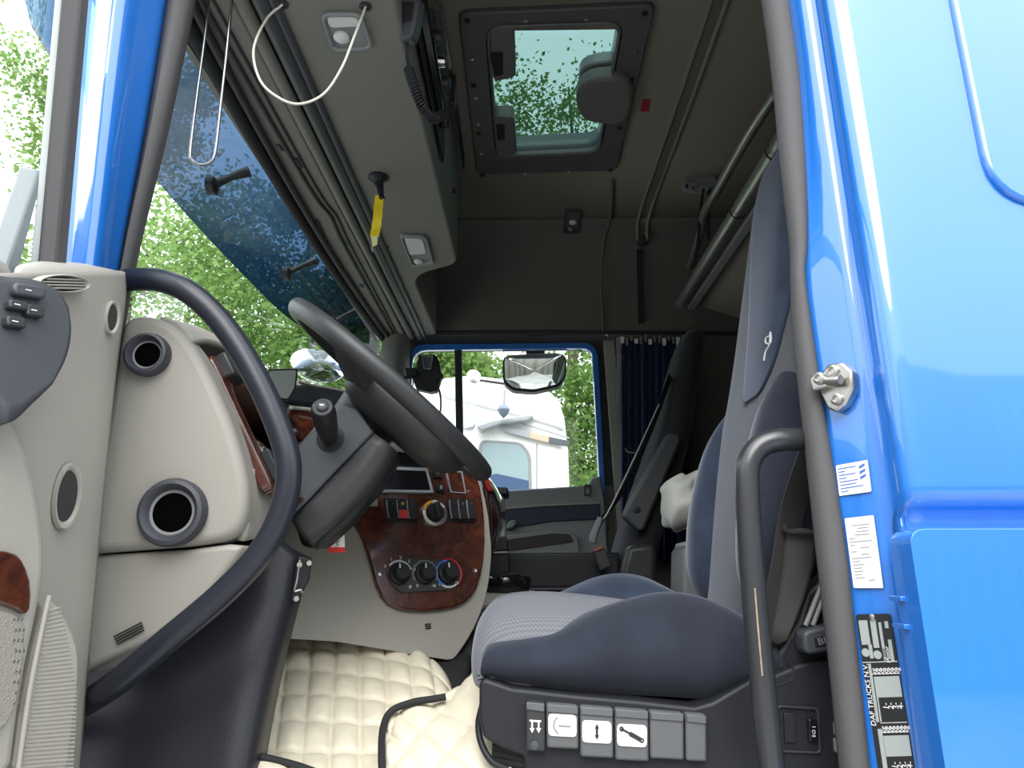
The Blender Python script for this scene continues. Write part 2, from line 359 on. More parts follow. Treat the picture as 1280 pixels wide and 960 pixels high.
# near side body: blue door jamb, rear side skin and the locker cover
def tum(y, z): return y+.04*max(0, z-2.1)
jp = [(.395, 1.075), (.415, 1.05), (.435, 1.005), (.452, .981), (.460, .967), (.464, .957), (.472, .9525), (.482, .950), (.4825, .935), (.478, .920), (.474, .912), (.477, .9), (.486, .893), (.50, .891), (.56, .889), (.8, .886), (1.6, .88)]
zs = [1.3, 1.6, 1.75, 1.9, 2.0, 2.046, 2.05, 2.062, 2.075, 2.086, 2.1, 2.2, 2.3, 2.36, 2.4, 2.45, 2.5, 2.55, 2.6, 2.7, 2.8, 3.0, 3.2, 3.6]
sl = [(914, 952, -270), (948, 985, -30), (965, 1003, 90), (975, 1009, 200), (987, 1010, 300), (988, 1007, 345), (992, 1017, 420), (1003, 1032, 520), (1020, 1057, 680), (1037, 1074, 830), (1052, 1090, 980)]
def sealpt(z):
    best = None
    for (a0, b0, y0), (a1, b1, y1) in zip(sl, sl[1:]):
        for k in range(21):
            t = k/20; bx = b0+(b1-b0)*t-6; yy = y0+(y1-y0)*t; p = U(bx, yy, Y=1.0); p = U(bx, yy, Y=1.0+tum(0, p.z))
            if best is None or abs(p.z-z) < abs(best.z-z): best = p
    return best
def skin(x, y, z, i):
    y = tum(y, z)
    s = sealpt(z)
    if i == 0: return V((s.x+.016, s.y+.06, z))
    if i == 1: return V((s.x+.006, s.y+.03, z))
    if i == 2: return V((s.x-.004, s.y+.008, z))
    if i in (3, 4):
        t = (i-2)/3; e = V((.464, tum(.957, z), z)); q = V((s.x-.004, s.y+.008, z)).lerp(e, t); return q
    if i >= 10 and z < 2.086: y += min(1, (2.086-z)/.022)*.026
    return V((x, y, z))
vs = [skin(x, y, z, i) for z in zs for i, (x, y) in enumerate(jp)]; n = len(jp)
fs = [[j*n+i, j*n+i+1, (j+1)*n+i+1, (j+1)*n+i] for j in range(len(zs)-1) for i in range(n-1)]
wl = struct(mk('wall_left', vs, fs, BLUE, sharp=180, solid=.004, offset=0), 'glossy blue painted door jamb and cab side behind the door')
prism('locker_cover', rpoly([V((.468, .868, 1.3)), V((1.6, .86, 1.3)), V((1.6, .86, 2.046)), V((.456, .868, 2.046))], [.001, .001, .001, .02]), (0, .05, 0), BLUE, wl, bevel=.012, seg=4)
for z0 in (1.962, 1.93):
    box('locker_hinge', (.452, .90, z0), (.475, .93, z0+.006), BLUE, wl, bevel=.001)
em = [V((x, 0, z)) for x, z in ((.645, 2.48), (1.6, 2.48), (1.6, 3.55), (.665, 3.55))]
em = rpoly(em, [.09, .01, .01, .01], 8)
prism('embossed_panel', [V((p.x, tum(.877, p.z), p.z)) for p in em], (0, .014, 0), BLUE, wl, bevel=.01, seg=4)
box('upper_side', (-.9, .97, 3.14), (1.5, 1.03, 3.53), BLUE, wl)
box('inner_lining', (.45, 1.03, 1.35), (1.5, 1.06, 3.5), LINER, wl)
JAMB = Plane((.427-.809*.004, 1.008-.587*.004, 2), (-.809, -.587, 0))
# rubber seal along the rear edge of the door opening
rows = []
for a, b, y in sl:
    dy = tum(0, U(a, y, Y=1.0).z)
    p = U(a, y, Y=1.012+dy); q = U(b, y, Y=.990+dy); mid = (p+q)/2+V((-.003, -.012, 0)); bk = (p+q)/2+V((.008, .035, 0))
    rows.append([p, p.lerp(mid, .6)+V((-.003, -.003, 0)), mid, q.lerp(mid, .5)+V((.001, -.003, 0)), q, q+V((.006, .02, 0)), bk, p+V((.006, .02, 0))])
struct(loft('trim_1', rows, RUBBER, n=4, sharp=70), 'grey rubber seal along the rear edge of the door opening', 'seal')
# front pillar at the open door
pl = [(256, 286, 0, -270), (218, 247, 0, -40), (212, 241, 0, 0), (186, 207, 0, 160), (150, 163, 0, 345), (120, 132, 0, 560), (86, 100, 0, 760), (60, 75, 0, 980)]
rows = []
for a, b, _, y in pl:
    p = U(a, y, Y=1.045); q = U(b, y, Y=1.06); mid = (p+q)/2+V((.004, -.012, 0)); bk = (p+q)/2+V((-.03, .03, 0))
    rows.append([p, p.lerp(mid, .55)+V((0, -.006, 0)), mid, q.lerp(mid, .5)+V((.003, -.002, 0)), q, q+V((-.012, .03, 0)), bk, p+V((-.02, .02, 0))])
struct(loft('trim_2', rows, RUBBER, n=4, sharp=70), 'grey rubber seal along the windshield pillar', 'seal')
rows = []
for x0, x1, x2, x3, y in ((128, 150, 198, 259, -270), (89, 112, 161, 218, -40), (82, 106, 155, 212, 0), (70, 92, 138, 186, 160), (55, 76, 118, 152, 340), (20, 45, 85, 120, 560), (-10, 10, 50, 86, 760)):
    rows.append([U(x0, y, Y=.99), U(x1, y, Y=.955), U((x1+x2)/2, y, Y=.957), U(x2, y, Y=.968), U((x2+x3)/2, y, Y=1.015), U(x3, y, Y=1.06)])
struct(patch('trim_3', rows, BLUE, nu=3, nv=3, thick=.012, off=-1), 'blue painted windshield pillar between open door and seal', 'pillar')
# windshield
def wsX(Y): return -.665-.14*(1-((Y-2.13)/1.12)**2)*.25
wrows = []
for z in (2.30, 2.55, 2.8, 3.045):
    wrows.append([V((wsX(Y)-(3.045-z)*.16, Y, z)) for Y in (1.02, 1.3, 1.7, 2.13, 2.56, 2.96, 3.24)])
window_1 = struct(patch('window_1', wrows, WINDSH, nu=3, nv=2, thick=0), 'large curved windshield pane', 'window')
hp = [V((wsX(Y)+.012, Y, 3.045)) for Y in (1.02, 1.3, 1.7, 2.13, 2.56, 2.96, 3.2)]
tube('black_border', hp, .016, MATTE, window_1, res=8)
tube('rubber_bead', [p+V((.03, 0, .0)) for p in hp], .010, SEALD, window_1, res=8)
far = [U(489, 400, Y=3.15), U(490, 425, Y=3.15), U(487, 450, Y=3.15), U(488, 500, Y=3.15), U(488, 560, Y=3.15)]
rows = [[p+V((-.05, .04, 0)), p+V((-.02, -.02, 0)), p+V((.04, -.03, 0)), p+V((.075, .02, 0)), p+V((.085, .08, 0))] for p in far]
struct(patch('trim_4', rows, OVER, nu=3, nv=3, thick=.01), 'grey lining of the far windshield pillar', 'pillar')
# passenger door with its window
d2 = thing('door_2', 'closed passenger door with blue window frame and grey lining', 'door', (0, 3.22, 1.5), kind='structure')
outer = rpoly([U(498, 416, Y=3.23), U(762, 416, Y=3.23), U(776, 660, Y=3.23), U(488, 660, Y=3.23)], .05)
inner = rpoly([U(516, 439, Y=3.23), U(740, 436, Y=3.23), U(751, 606, Y=3.23), U(508, 622, Y=3.23)], [.07, .05, .02, .02])
ringprism('inner_frame', outer, inner, (0, .03, 0), SEALD, d2, bevel=.004)
o2 = rpoly([U(509, 430, Y=3.20), U(747, 428, Y=3.20), U(757, 618, Y=3.20), U(500, 630, Y=3.20)], [.09, .08, .02, .02])
i2 = rpoly([U(516, 437.5, Y=3.20), U(740, 435, Y=3.20), U(749, 606, Y=3.20), U(508, 620, Y=3.20)], [.07, .05, .02, .02])
ringprism('painted_frame', o2, i2, (0, .03, 0), BLUE, d2, bevel=.004)
prism('window_divider', [U(568, 434, Y=3.21), U(577, 434, Y=3.21), U(580, 620, Y=3.21), U(571, 620, Y=3.21)], (0, .03, 0), SEALD, d2, bevel=.003)
w2 = struct(mk('window_2', [U(505, 428, Y=3.25), U(750, 428, Y=3.25), U(760, 625, Y=3.25), U(495, 632, Y=3.25)], [[0, 1, 2, 3]], SIDEGL), 'clear passenger door window pane', 'window')
PD = Plane((0, 3.17, 2), (0, -1, 0))
on(PD, 'door_panel', [(480, 626), (600, 615), (690, 610), (735, 606), (740, 597), (750, 595), (756, 625), (766, 780), (480, 790)], 0, .04, GREYP, d2, bevel=.008, seg=3)
on(PD, 'trim_stripe', [(600, 640), (680, 634), (750, 631), (750, 649), (690, 652), (600, 666)], .008, .012, mat('navy_stripe', (.02, .024, .045), rough=.6), d2, bevel=.003)
on(PD, 'edge_bead', [(600, 637), (680, 631), (749, 628), (749, 630), (680, 633), (600, 639.5)], .010, .01, BEIGE2, d2, bevel=.001)
on(PD, 'pocket_moulding', [(480, 690), (600, 672), (680, 664), (712, 664), (722, 672), (724, 690), (726, 770), (480, 790)], .03, .035, GREYP, d2, bevel=.006, seg=3)
on(PD, 'pocket_opening', [(560, 690), (640, 674), (690, 667), (712, 668), (716, 678), (560, 700)], .034, .008, mat('brown_pocket', (.03, .022, .018), rough=.6), d2, bevel=.002)
ringprism('lock_bezel', rpoly(quadp(PD, [(730, 606), (738.5, 606), (738.5, 620), (730, 620)], .004), .006), rpoly(quadp(PD, [(731.5, 608), (737, 608), (737, 618.5), (731.5, 618.5)], .004), .004), (0, -.008, 0), DARK, d2)
on(PD, 'lock_knob', [(732.5, 612), (736, 612), (736, 618), (732.5, 618)], .012, .01, GREYP, d2, bevel=.001)
on(PD, 'door_pull', [(636, 652), (644, 650), (647, 656), (640, 662), (632, 662)], .035, .03, GREYP, d2, bevel=.008)
# open driver's door
d1 = thing('door_1', 'open driver door with beige lining at the left edge', 'door', (-.64, .9, 1.3), kind='structure')
def DX(px, py, X=-.60): return U(px, py, X=X)
rows = [[DX(-25, y0, -.60), DX(20, y0+dy*.3, -.595), DX(70, y0+dy*.7, -.595), DX(x1-14, y0+dy, -.597), DX(x1, y0+dy+2, -.61)] for y0, dy, x1 in
        ((342, -4, 155), (372, 0, 156), (440, 0, 147), (520, 0, 138), (620, 0, 128), (720, 0, 119), (830, 0, 109), (985, 0, 97))]
patch('door_lining', rows, BEIGE2, d1, nu=4, nv=4, thick=.004, off=0)
DP = Plane((-.60, .9, 2.3), (1, 0, 0))
rows = [[DX(15, 352, -.598), DX(60, 350, -.60), DX(110, 352, -.60), DX(152, 358, -.606)], [DX(18, 338, -.612), DX(60, 334, -.613), DX(110, 337, -.613), DX(150, 344, -.613)], [DX(30, 332, -.64), DX(60, 329, -.645), DX(105, 332, -.645), DX(140, 339, -.64)]]
patch('sill_top', rows, BEIGE2, d1, nu=4, nv=3, thick=.006)
vp = Plane(DX(77, 355, -.583), (1, 0, .05))
vc = vp.at(77, 355, .002); vf = Frame(vc, (vp.at(110, 352)-vp.at(45, 350)), vp.n.cross((vp.at(110, 352)-vp.at(45, 350)).normalized()), vp.n)
wv = (vp.at(112, 352)-vp.at(42, 350)).length/2
hv = (vp.at(77, 344)-vp.at(77, 367)).length/2
lathe('vent_ring', vf, [(wv, -.004), (wv, .002), (wv*.9, .005), (wv*.80, .002), (wv*.78, -.004)], BEIGE2, d1, sy=hv/wv, cap=False)
lathe('vent_disc', vf, [(.0001, -.001), (wv*.78, -.001)], CAVITY, d1, sy=hv/wv)
for k in range(4):
    b = hv*.78*(-.6+.4*k); hw = wv*.78*math.sqrt(max(.05, 1-(b/(hv*.78))**2))
    rbox('vent_slat', Frame(vf.p(0, b, .0015), vf.x, vf.y, vf.z), hw*2, hv*.2, .004, BEIGE2, d1, bevel=.001)
def hole(name, cx, cy, rx, ry, X):
    p = Plane(DX(cx, cy, X), (1, -.12, 0)); c = p.at(cx, cy, .003); e1 = p.at(cx+rx, cy, .003)-c; e2 = p.at(cx, cy-ry, .003)-c
    f = Frame(c, V((.12, 1, 0)), V((0, 0, 1)), V((1, -.12, 0))); a = e1.length; b = e2.length
    lathe(name, f, [(a*1.16, -.004), (a*1.12, .0012), (a, .0010), (a*.90, -.002), (a*.84, -.006)], BEIGE2, d1, sy=b/a, cap=False)
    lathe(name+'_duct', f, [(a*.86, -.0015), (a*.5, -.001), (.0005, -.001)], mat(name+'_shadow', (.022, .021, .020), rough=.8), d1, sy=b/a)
hole('air_port', 139, 397, 7, 19, -.592)
hole('air_port', 83, 620, 14, 36, -.588)
# window switch module
SWP = Plane(DX(40, 420, -.575)+V((.93, -.30, .22))*.022, (.93, -.30, .22))
rows = [quadp(SWP, r, 0) for r in ([(-40, 330), (0, 345), (40, 349), (72, 363), (86, 385)], [(-40, 380), (0, 384), (40, 388), (74, 398), (89, 414)], [(-40, 430), (0, 436), (36, 438), (66, 440), (83, 446)], [(-40, 470), (-5, 505), (12, 528), (40, 505), (66, 480)])]
sw = patch('window_switch_module', rows, DARK2, d1, nu=4, nv=4, thick=.03, off=-1)
for nm, cx, cy, w, h, m in (('mirror_knob', 31, 366, 40, 17, DARK2), ('switch', 17, 384, 24, 12, DARK), ('switch', 38, 391, 22, 15, DARK), ('switch', 14, 405, 24, 14, DARK)):
    q = [(cx-w/2, cy-h/2-w*.06), (cx+w/2, cy-h/2+w*.10), (cx+w/2, cy+h/2+w*.06), (cx-w/2, cy+h/2-w*.10)]
    kb = prism(nm, rpoly(quadp(SWP, q, -.004), .0035 if nm == 'switch' else .007), SWP.n*.013, m, sw, bevel=.003, seg=3)
    f = SWP.frame(cx-3, cy, cx+4, cy+1.5, .0095)
    rbox('marking', f, .007, .0012, .0006, PRINT, kb, bevel=.0001)
# lower door: pocket swoop, ribbed strip, speaker, wood inlay
LP = Plane(DX(40, 760, -.565), (.96, -.25, .05))
on(LP, 'armrest', [(-60, 470), (0, 507), (22, 545), (42, 620), (52, 700), (42, 760), (20, 860), (5, 985), (-60, 985)], .012, .03, BEIGE, d1, bevel=.012, seg=4, smooth=1)
on(LP, 'pocket_edge', [(52, 744), (72, 768), (88, 800), (92, 830), (88, 880), (74, 985), (5, 985), (22, 870), (40, 790)], .010, .02, BEIGE, d1, bevel=.004, smooth=1)
for k in range(40):
    t = k/39; y = 764+t*205; x0 = 49-36*t; x1 = 66+22*math.sin(min(1, t*1.5)*1.6)-12*max(0, t-.5)
    tube('rib', [LP.at(x0+2, y+1, .0098), LP.at(x1, y-4, .0098)], .0014, BEIGE, d1, n=1, res=6, smooth=False)
tube('pocket_bead', [LP.at(50, 745, .013), LP.at(40, 790, .013), LP.at(24, 870, .013), LP.at(8, 980, .013)], .003, BEIGE2, d1, res=8)
on(LP, 'wood_inlay', [(-40, 690), (0, 690), (14, 705), (23, 735), (20, 772), (0, 760), (-40, 750)], .020, .012, WOOD, d1, bevel=.003, smooth=1)
on(LP, 'speaker_grille', [(-40, 762), (0, 766), (17, 778), (14, 830), (2, 900), (-40, 930)], .017, .01, mat('speaker_mesh', (.25, .235, .20), rough=.5, bump=1, bscale=500), d1, bevel=.002, smooth=1)
for r_ in range(9):
    for c_ in range(3):
        if 2+c_*5 < 15-r_*.9:
            lathe('grille_dot', FZ(LP.at(2+c_*5+(r_ % 2)*2, 775+r_*13, .0168), LP.n), [(.0018, 0), (.0016, .0008), (.0002, .001)], STEEL, d1, seg=8)
# door window frame and glass
prism('window_channel', [U(103, -40, X=-.63), U(116, -40, X=-.63), U(84, 335, X=-.63), U(71, 335, X=-.63)], (-.02, -.012, 0), RUBBER, d1, bevel=.004)
prism('frame_post', [U(96, -40, X=-.64), U(103, -40, X=-.64), U(71, 335, X=-.64), U(63, 335, X=-.64)], (-.02, -.012, 0), mat('pale_grey_frame', (.6, .62, .62), rough=.4), d1, bevel=.002)
prism('quarter_post', [U(48, 212, X=-.66), U(56, 215, X=-.66), U(22, 345, X=-.66), U(6, 345, X=-.66)], (-.02, -.01, 0), mat('grey_post', (.28, .30, .32), rough=.5), d1, bevel=.003)
box('door_shell', (-.70, .02, 1.25), (-.66, .93, 2.38), BLUE, d1, bevel=.01)
box('door_inner', (-.66, .02, 1.25), (-.615, .80, 2.36), BEIGE2, d1, bevel=.02)
box('rear_post', (-.68, .02, 2.36), (-.64, .09, 3.1), BLUE, d1, bevel=.01)
box('top_frame', (-.68, .02, 3.06), (-.64, .93, 3.12), BLUE, d1, bevel=.01)
window_3 = struct(mk('window_3', [U(-60, -60, X=-.645), U(108, -60, X=-.645), U(74, 345, X=-.645), U(-60, 345, X=-.645)], [[0, 1, 2, 3]], SIDEGL), 'clear window pane of the open driver door', 'window')
arc = [(30, -10), (42, 22), (58, 52), (82, 84), (100, 105), (130, 60), (132, -30), (30, -30)]
tag(prism('wind_deflector', [U(x, y, X=-.70) for x, y in arc], (-.004, 0, 0), DEFLG), 'pale blue acrylic wind deflector outside the open door window', 'deflector')
# ------------------------------------------------------------------ overhead console
UZ = 3.05
oc = thing('overhead_console', 'grey beige overhead console running above the windshield', 'console', (-.45, 2.0, UZ))
def UP(px, py, off=0): p = U(px, py, Z=UZ-off); return p
op = rpoly([V((-.47, 1.03, UZ)), V((-.245, 1.03, UZ)), V((-.232, 2.34, UZ)), V((-.41, 2.44, UZ)), V((-.40, 3.14, UZ)), V((-.47, 3.14, UZ))], [.01, .01, .05, .10, .05, .01], 6)
prism('storage_body', op, (0, 0, .44), OVER, oc, bevel=.028, seg=5)
prism('front_strip', [V((-.685, 1.03, UZ+.002)), V((-.55, 1.03, UZ+.002)), V((-.55, 3.16, UZ+.002)), V((-.64, 3.16, UZ+.002))], (0, 0, .06), OVER, oc, bevel=.008)
for x, r in ((-.535, .014), (-.497, .017), (-.474, .010)):
    tube('blind_rail', [V((x, 1.03, UZ-.002)), V((x+.004, 2.1, UZ-.002)), V((x+.012, 3.15, UZ-.002))], r, OVER if r == .014 else DARK2, oc, res=12)
tube('wire_channel', [V((-.612, 1.03, UZ-.002)), V((-.608, 1.8, UZ)), V((-.592, 1.98, UZ)), V((-.60, 2.2, UZ)), V((-.60, 3.1, UZ))], .006, SEALD, oc, res=8)
tube('wire_channel', [V((-.590, 1.03, UZ+.0)), V((-.588, 1.8, UZ)), V((-.574, 1.98, UZ)), V((-.58, 2.2, UZ)), V((-.585, 3.1, UZ))], .004, SEALD, oc, res=8)
for px, py, l in ((374, 203, 1), (350, 184, 0), (436, 305, 0), (478, 390, 1), (452, 357, 0)):
    c = UP(px, py, -.002)
    f = FZ(c, (0, 0, -1), (0.1, 1, 0))
    if l: lathe('clip', f, [(.012, -.002), (.013, .003), (.008, .006)], MATTE, oc, sx=1.9, seg=14)
    else: rbox('clip', f, .03, .010, .008, DARK, oc, bevel=.002)
prism('vent_slot', [UP(393, 276, .001), UP(397, 275, .001), UP(414, 312, .001), UP(410, 314, .001)], (0, 0, -.005), MATTE, oc, bevel=.001)
lathe('screw_hole', FZ(UP(483, 308, -.002), (0, 0, -1)), [(.009, -.001), (.010, .002), (.006, .003)], MATTE, oc, seg=14)
# face of the console towards the cab
box('shelf_recess', (-.232, 1.05, 3.13), (-.226, 1.82, 3.40), MATTE, oc, bevel=.004)
box('shelf_lip', (-.24, 1.03, 3.425), (-.215, 2.34, 3.49), DARK, oc, bevel=.006)
lathe('face_screw', FZ(V((-.229, 2.13, 3.22)), (1, 0, 0)), [(.008, -.004), (.008, .003), (.004, .004)], MATTE, oc, seg=12)
# interior lamps in the console
def lamp(name, pts, lens, bulb, label):
    t = thing(name, label, 'lamp', UP(*pts[0]))
    out = rpoly([UP(*p) for p in pts], .02); c = sum(out, V((0, 0, 0)))/len(out)
    ringprism('bezel', out, [c+(q-c)*.84 for q in out], (0, 0, -.010), GREYP, t, bevel=.003)
    prism('lens', rpoly([UP(*p) for p in lens], .012), (0, 0, -.007), LENS, t, bevel=.002)
    prism('housing', [c+(q-c)*.86 for q in out], (0, 0, -.003), GREYP, t)
    lathe('spot', FZ(UP(*bulb), (0, 0, -1)), [(.016, .0), (.016, .008), (.008, .014), (.001, .015)], LENS, t, seg=18)
    return t
lamp('ceiling_lamp', [(399, 13), (452, 13), (468, 58), (416, 62)], [(408, 18), (448, 17), (450, 30), (412, 32)], (427, 44), 'rounded map lamp with round bulb in overhead console near wire loop')['group'] = 'lamps in the overhead console'
lamp('ceiling_lamp', [(499, 291), (533, 293), (543, 328), (515, 332)], [(505, 296), (528, 297), (533, 315), (512, 317)], (523, 325), 'clear reading lamp in the overhead console beyond the yellow ribbon')['group'] = 'lamps in the overhead console'
# wire loop, wire hook, suction cup with ribbon
a = UP(353, 4, -.001); b = UP(457, 7, -.001)
wl_ = thing('wire_loop', 'thin white cable loop hanging from two eyelets of the overhead console', 'cable', a)
for p in (a, b): lathe('eyelet', FZ(p, (0, 0, -1)), [(.012, -.001), (.012, .004), (.006, .005), (.005, .001), (.0005, .001)], DARK, wl_, seg=16)
cy = a.y
loop = [a+V((0, 0, -.003)), U(333, 24, Y=cy), U(317, 62, Y=cy-.02), U(325, 100, Y=cy-.03), U(348, 122, Y=cy-.03), U(375, 130, Y=cy-.02), U(405, 117, Y=cy), U(427, 85, Y=cy), U(442, 48, Y=cy), b+V((0, 0, -.003))]
tube('cable', loop, .0024, mat('cream_wire', (.62, .60, .50), rough=.4), wl_, n=8, res=8)
hk = [U(262, -30, Y=1.12), U(258, 30, Y=1.12), U(246, 120, Y=1.12), U(238, 188, Y=1.12), U(240, 200, Y=1.12), U(250, 206, Y=1.12), U(262, 203, Y=1.12), U(269, 190, Y=1.12), U(276, 130, Y=1.12), U(286, 40, Y=1.12), U(292, -30, Y=1.12)]
tag(tube('wire_hook', hk, .0027, mat('dull_wire', (.28, .28, .30), rough=.3, metal=1), n=6, res=10), 'long U-shaped bare metal wire hanging before the windshield', 'hook')
st = thing('suction_mount', 'black suction cup mount stuck under the overhead console', 'mount', UP(472, 222))
c0 = UP(473, 221); tip = U(477, 247, Y=c0.y-.01)
lathe('suction_cup', FZ(c0, (0, 0, -1)), [(.028, 0), (.029, .004), (.018, .010), (.012, .02), (.001, .021)], BLACK, st, seg=22)
tube('stem', [c0+V((0, 0, -.012)), c0.lerp(tip, .5), tip], [.013, .010, .006], BLACK, st, res=10)
lathe('ball', FZ(tip, (.3, -1, 0)), [(.001, -.010), (.007, -.007), (.010, 0), (.007, .007), (.001, .010)], GLOSS, st, seg=16)
rb = []
path = [tip+V((-.004, -.004, .004)), U(473, 258, Y=c0.y-.015), U(472, 272, Y=c0.y-.02), U(470, 285, Y=c0.y-.015), U(468, 296, Y=c0.y-.02), U(469, 304, Y=c0.y-.02)]
rt = thing('ribbon_tag', 'twisted yellow ribbon tag hanging from the suction cup mount', 'ribbon', path[-1])
ribbon('ribbon', path[:5], [V((1, .2*math.sin(i*1.3), 0)) for i in range(40)], .025, .0015, YELLOW, rt, n=6)
prism('ribbon_tip', [path[4]+V((-.009, -.002, 0)), path[4]+V((.009, -.002, .002)), path[5]+V((.006, -.002, -.004)), path[5]+V((-.006, -.002, -.012))], (0, .002, 0), mat('pale_yellow', (.75, .70, .35), rough=.5), rt)
# two-way radio in the console face with its microphone and coiled cord
rd = thing('radio_unit', 'black two-way radio set in the face of the overhead console', 'radio', (-.225, 1.45, 3.14))
box('case', (-.226, 1.10, 3.16), (-.200, 1.70, 3.37), GLOSS, rd, bevel=.006)
box('front_rim', (-.204, 1.12, 3.335), (-.196, 1.68, 3.345), STEEL, rd, bevel=.001)
box('display', (-.201, 1.36, 3.25), (-.198, 1.60, 3.31), SCREEN, rd, bevel=.001)
for k in range(3): lathe('knob', FZ(V((-.2, 1.40+.08*k, 3.20)), (1, 0, 0)), [(.016, 0), (.016, .012), (.012, .016), (.001, .016)], CHROME if k == 1 else DARK, rd, seg=18)
box('side_grip', (-.212, 1.78, 3.30), (-.195, 1.82, 3.40), DARK, rd, bevel=.004)
mc = thing('microphone', 'dark handheld microphone with coiled cord hanging by the radio', 'microphone', U(515, 40, Y=1.27))
MP = Plane(U(512, 28, Y=1.22), (-.1, -.9, -.35))
on(MP, 'body', [(501, 2), (512, -2), (528, 0), (524, 30), (518, 52), (508, 54), (498, 44)], .02, .045, DARK2, mc, bevel=.006, seg=3)
on(MP, 'talk_button', [(494, 14), (500, 12), (500, 24), (494, 26)], .012, .02, BLACK, mc, bevel=.003)
on(MP, 'speaker_panel', [(507, 8), (521, 8), (518, 30), (507, 34)], .023, .004, BLACK, mc, bevel=.001)
tube('cord_tail', [MP.at(509, 54), MP.at(509, 72), MP.at(511, 86)], .003, BLACK, mc, res=8)
ax = crv([MP.at(511, 86), U(517, 106, Y=1.26), U(527, 132, Y=1.28), U(540, 148, Y=1.33), U(556, 142, Y=1.42)], 12)
coil = []
for i in range(len(ax)*6):
    f = i/6; k = min(int(f), len(ax)-2); p = ax[k].lerp(ax[k+1], min(1, f-k)); t = (ax[k+1]-ax[k]).normalized(); s = t.cross(V((0, 0, 1))).normalized(); w = t.cross(s)
    an = i*2*math.pi/9; coil.append(p+s*math.cos(an)*.009+w*math.sin(an)*.009)
tube('coiled_cord', coil, .0026, BLACK, mc, smooth=False, res=6)

# ------------------------------------------------------------------ roof hatch
rh = thing('roof_hatch', 'roof hatch with grey plastic frame and green tinted pane', 'hatch', (.1, 2.1, 3.47))
def HZ(px, py, z=3.482): return U(px, py, Z=z)
fo = rpoly([HZ(573, 18), HZ(820, 7), HZ(771, 214), HZ(596, 219)], .03, 5)
fi = rpoly([HZ(609, 34), HZ(777, 28), HZ(748, 190), HZ(622, 196)], .05, 5)
FR = mat('hatch_frame_plastic', (.085, .082, .082), rough=.55, bump=.1, bscale=400)
FI = mat('hatch_bezel_plastic', (.125, .122, .118), rough=.55, bump=.1, bscale=400)
ringprism('frame', fo, fi, (0, 0, .03), FR, rh, bevel=.006)
cc = sum(fi, V((0, 0, 0)))/len(fi)
up = [q+V((0, 0, .085)) for q in fi]
n = len(fi)
mk('shaft', fi+up, [[i, (i+1) % n, n+(i+1) % n, n+i] for i in range(n)], mat('shaft_plastic', (.10, .12, .12), rough=.35), rh, solid=.008, offset=1, sharp=60)
mk('pane', [cc+(q-cc)*1.04+V((0, 0, .085)) for q in fi], [list(range(n))], HATCHGL, rh)
ringprism('bezel', [cc+(q-cc)*1.02+V((0, 0, -.006)) for q in fi], [cc+(q-cc)*.975+V((0, 0, -.004)) for q in fi], (0, 0, .02), FI, rh, bevel=.004)
for k, q in enumerate(([(611, 37), (643, 35), (645, 97), (617, 103)], [(616, 147), (643, 147), (646, 193), (622, 196)])):
    g = rpoly([HZ(x, y, 3.475) for x, y in q], .02)
    ct = prism('catch', g, (0, 0, .05), FI, rh, bevel=.005, seg=3)
    s = [(613, 66), (629, 66), (629, 94), (617, 96)] if k == 0 else [(620, 156), (631, 156), (631, 175), (622, 176)]
    prism('catch_slot', rpoly([HZ(x, y, 3.472) for x, y in s], .008), (0, 0, .002), MATTE, ct)
pod = [(795, 98), (745, 100), (728, 108), (720, 120), (721, 138), (728, 150), (742, 156), (787, 158)]
prism('motor_cover', chk([HZ(x, y, 3.455) for x, y in pod], 2), (0, 0, .055), FI, rh, bevel=.014, seg=4)
pod2 = [(790, 78), (765, 76), (738, 80), (725, 88), (723, 105), (735, 112), (790, 112)]
prism('motor_base', chk([HZ(x, y, 3.52) for x, y in pod2], 2), (0, 0, .04), mat('grey_metal_base', (.2, .22, .22), rough=.35), rh, bevel=.006)
for px, py in ((657, 26), (734, 24), (590, 74), (595, 123), (598, 156), (602, 193), (656, 218), (711, 215), (795, 66), (769, 187)):
    lathe('screw', FZ(HZ(px, py-1, 3.481), (0, 0, -1)), [(.007, -.001), (.0065, .003), (.003, .004), (.0005, .003)], STEEL, rh, seg=10)
for px, py in ((584, 26), (806, 17), (592, 107), (598, 167), (603, 219), (763, 213), (789, 100), (775, 160)):
    lathe('plug', FZ(HZ(px, py, 3.481), (0, 0, -1)), [(.009, -.001), (.009, .002), (.006, .003)], MATTE, rh, seg=10)
# things on the headliner
cl = thing('dome_lamp', 'small dark dome lamp on the headliner above the passenger window', 'lamp', U(713, 275, Z=3.48))
DLP = Plane(U(713, 274, Z=3.494), (0, -.15, -1))
ringprism('bezel', rpoly(quadp(DLP, [(706, 260), (728, 260), (724, 290), (703, 290)], .012), .02), rpoly(quadp(DLP, [(709, 264), (725, 264), (721, 286), (706, 286)], .012), .014), DLP.n*-.02, DARK, cl, bevel=.003)
on(DLP, 'housing', [(708, 263), (726, 263), (722, 287), (705, 287)], .006, .02, DARK2, cl, bevel=.002)
lathe('bulb', FZ(DLP.at(716, 276, .006), DLP.n), [(.016, 0), (.015, .006), (.007, .010), (.001, .011)], LENS, cl, seg=16)
lathe('switch', FZ(DLP.at(713, 284, .006), DLP.n), [(.014, 0), (.012, .008), (.001, .010)], GREYP, cl, seg=14, sx=.8)
tag(prism('red_sticker', [U(803, 124, Z=3.499), U(813, 124, Z=3.499), U(811, 139, Z=3.499), U(800.5, 139, Z=3.499)], (0, 0, -.0015), REDD), 'small dark red sticker on the headliner beside the roof hatch', 'sticker')
cr_ = thing('curtain_rail', 'double ridged curtain rail running across the headliner', 'rail', (.54, 2.0, 3.48))
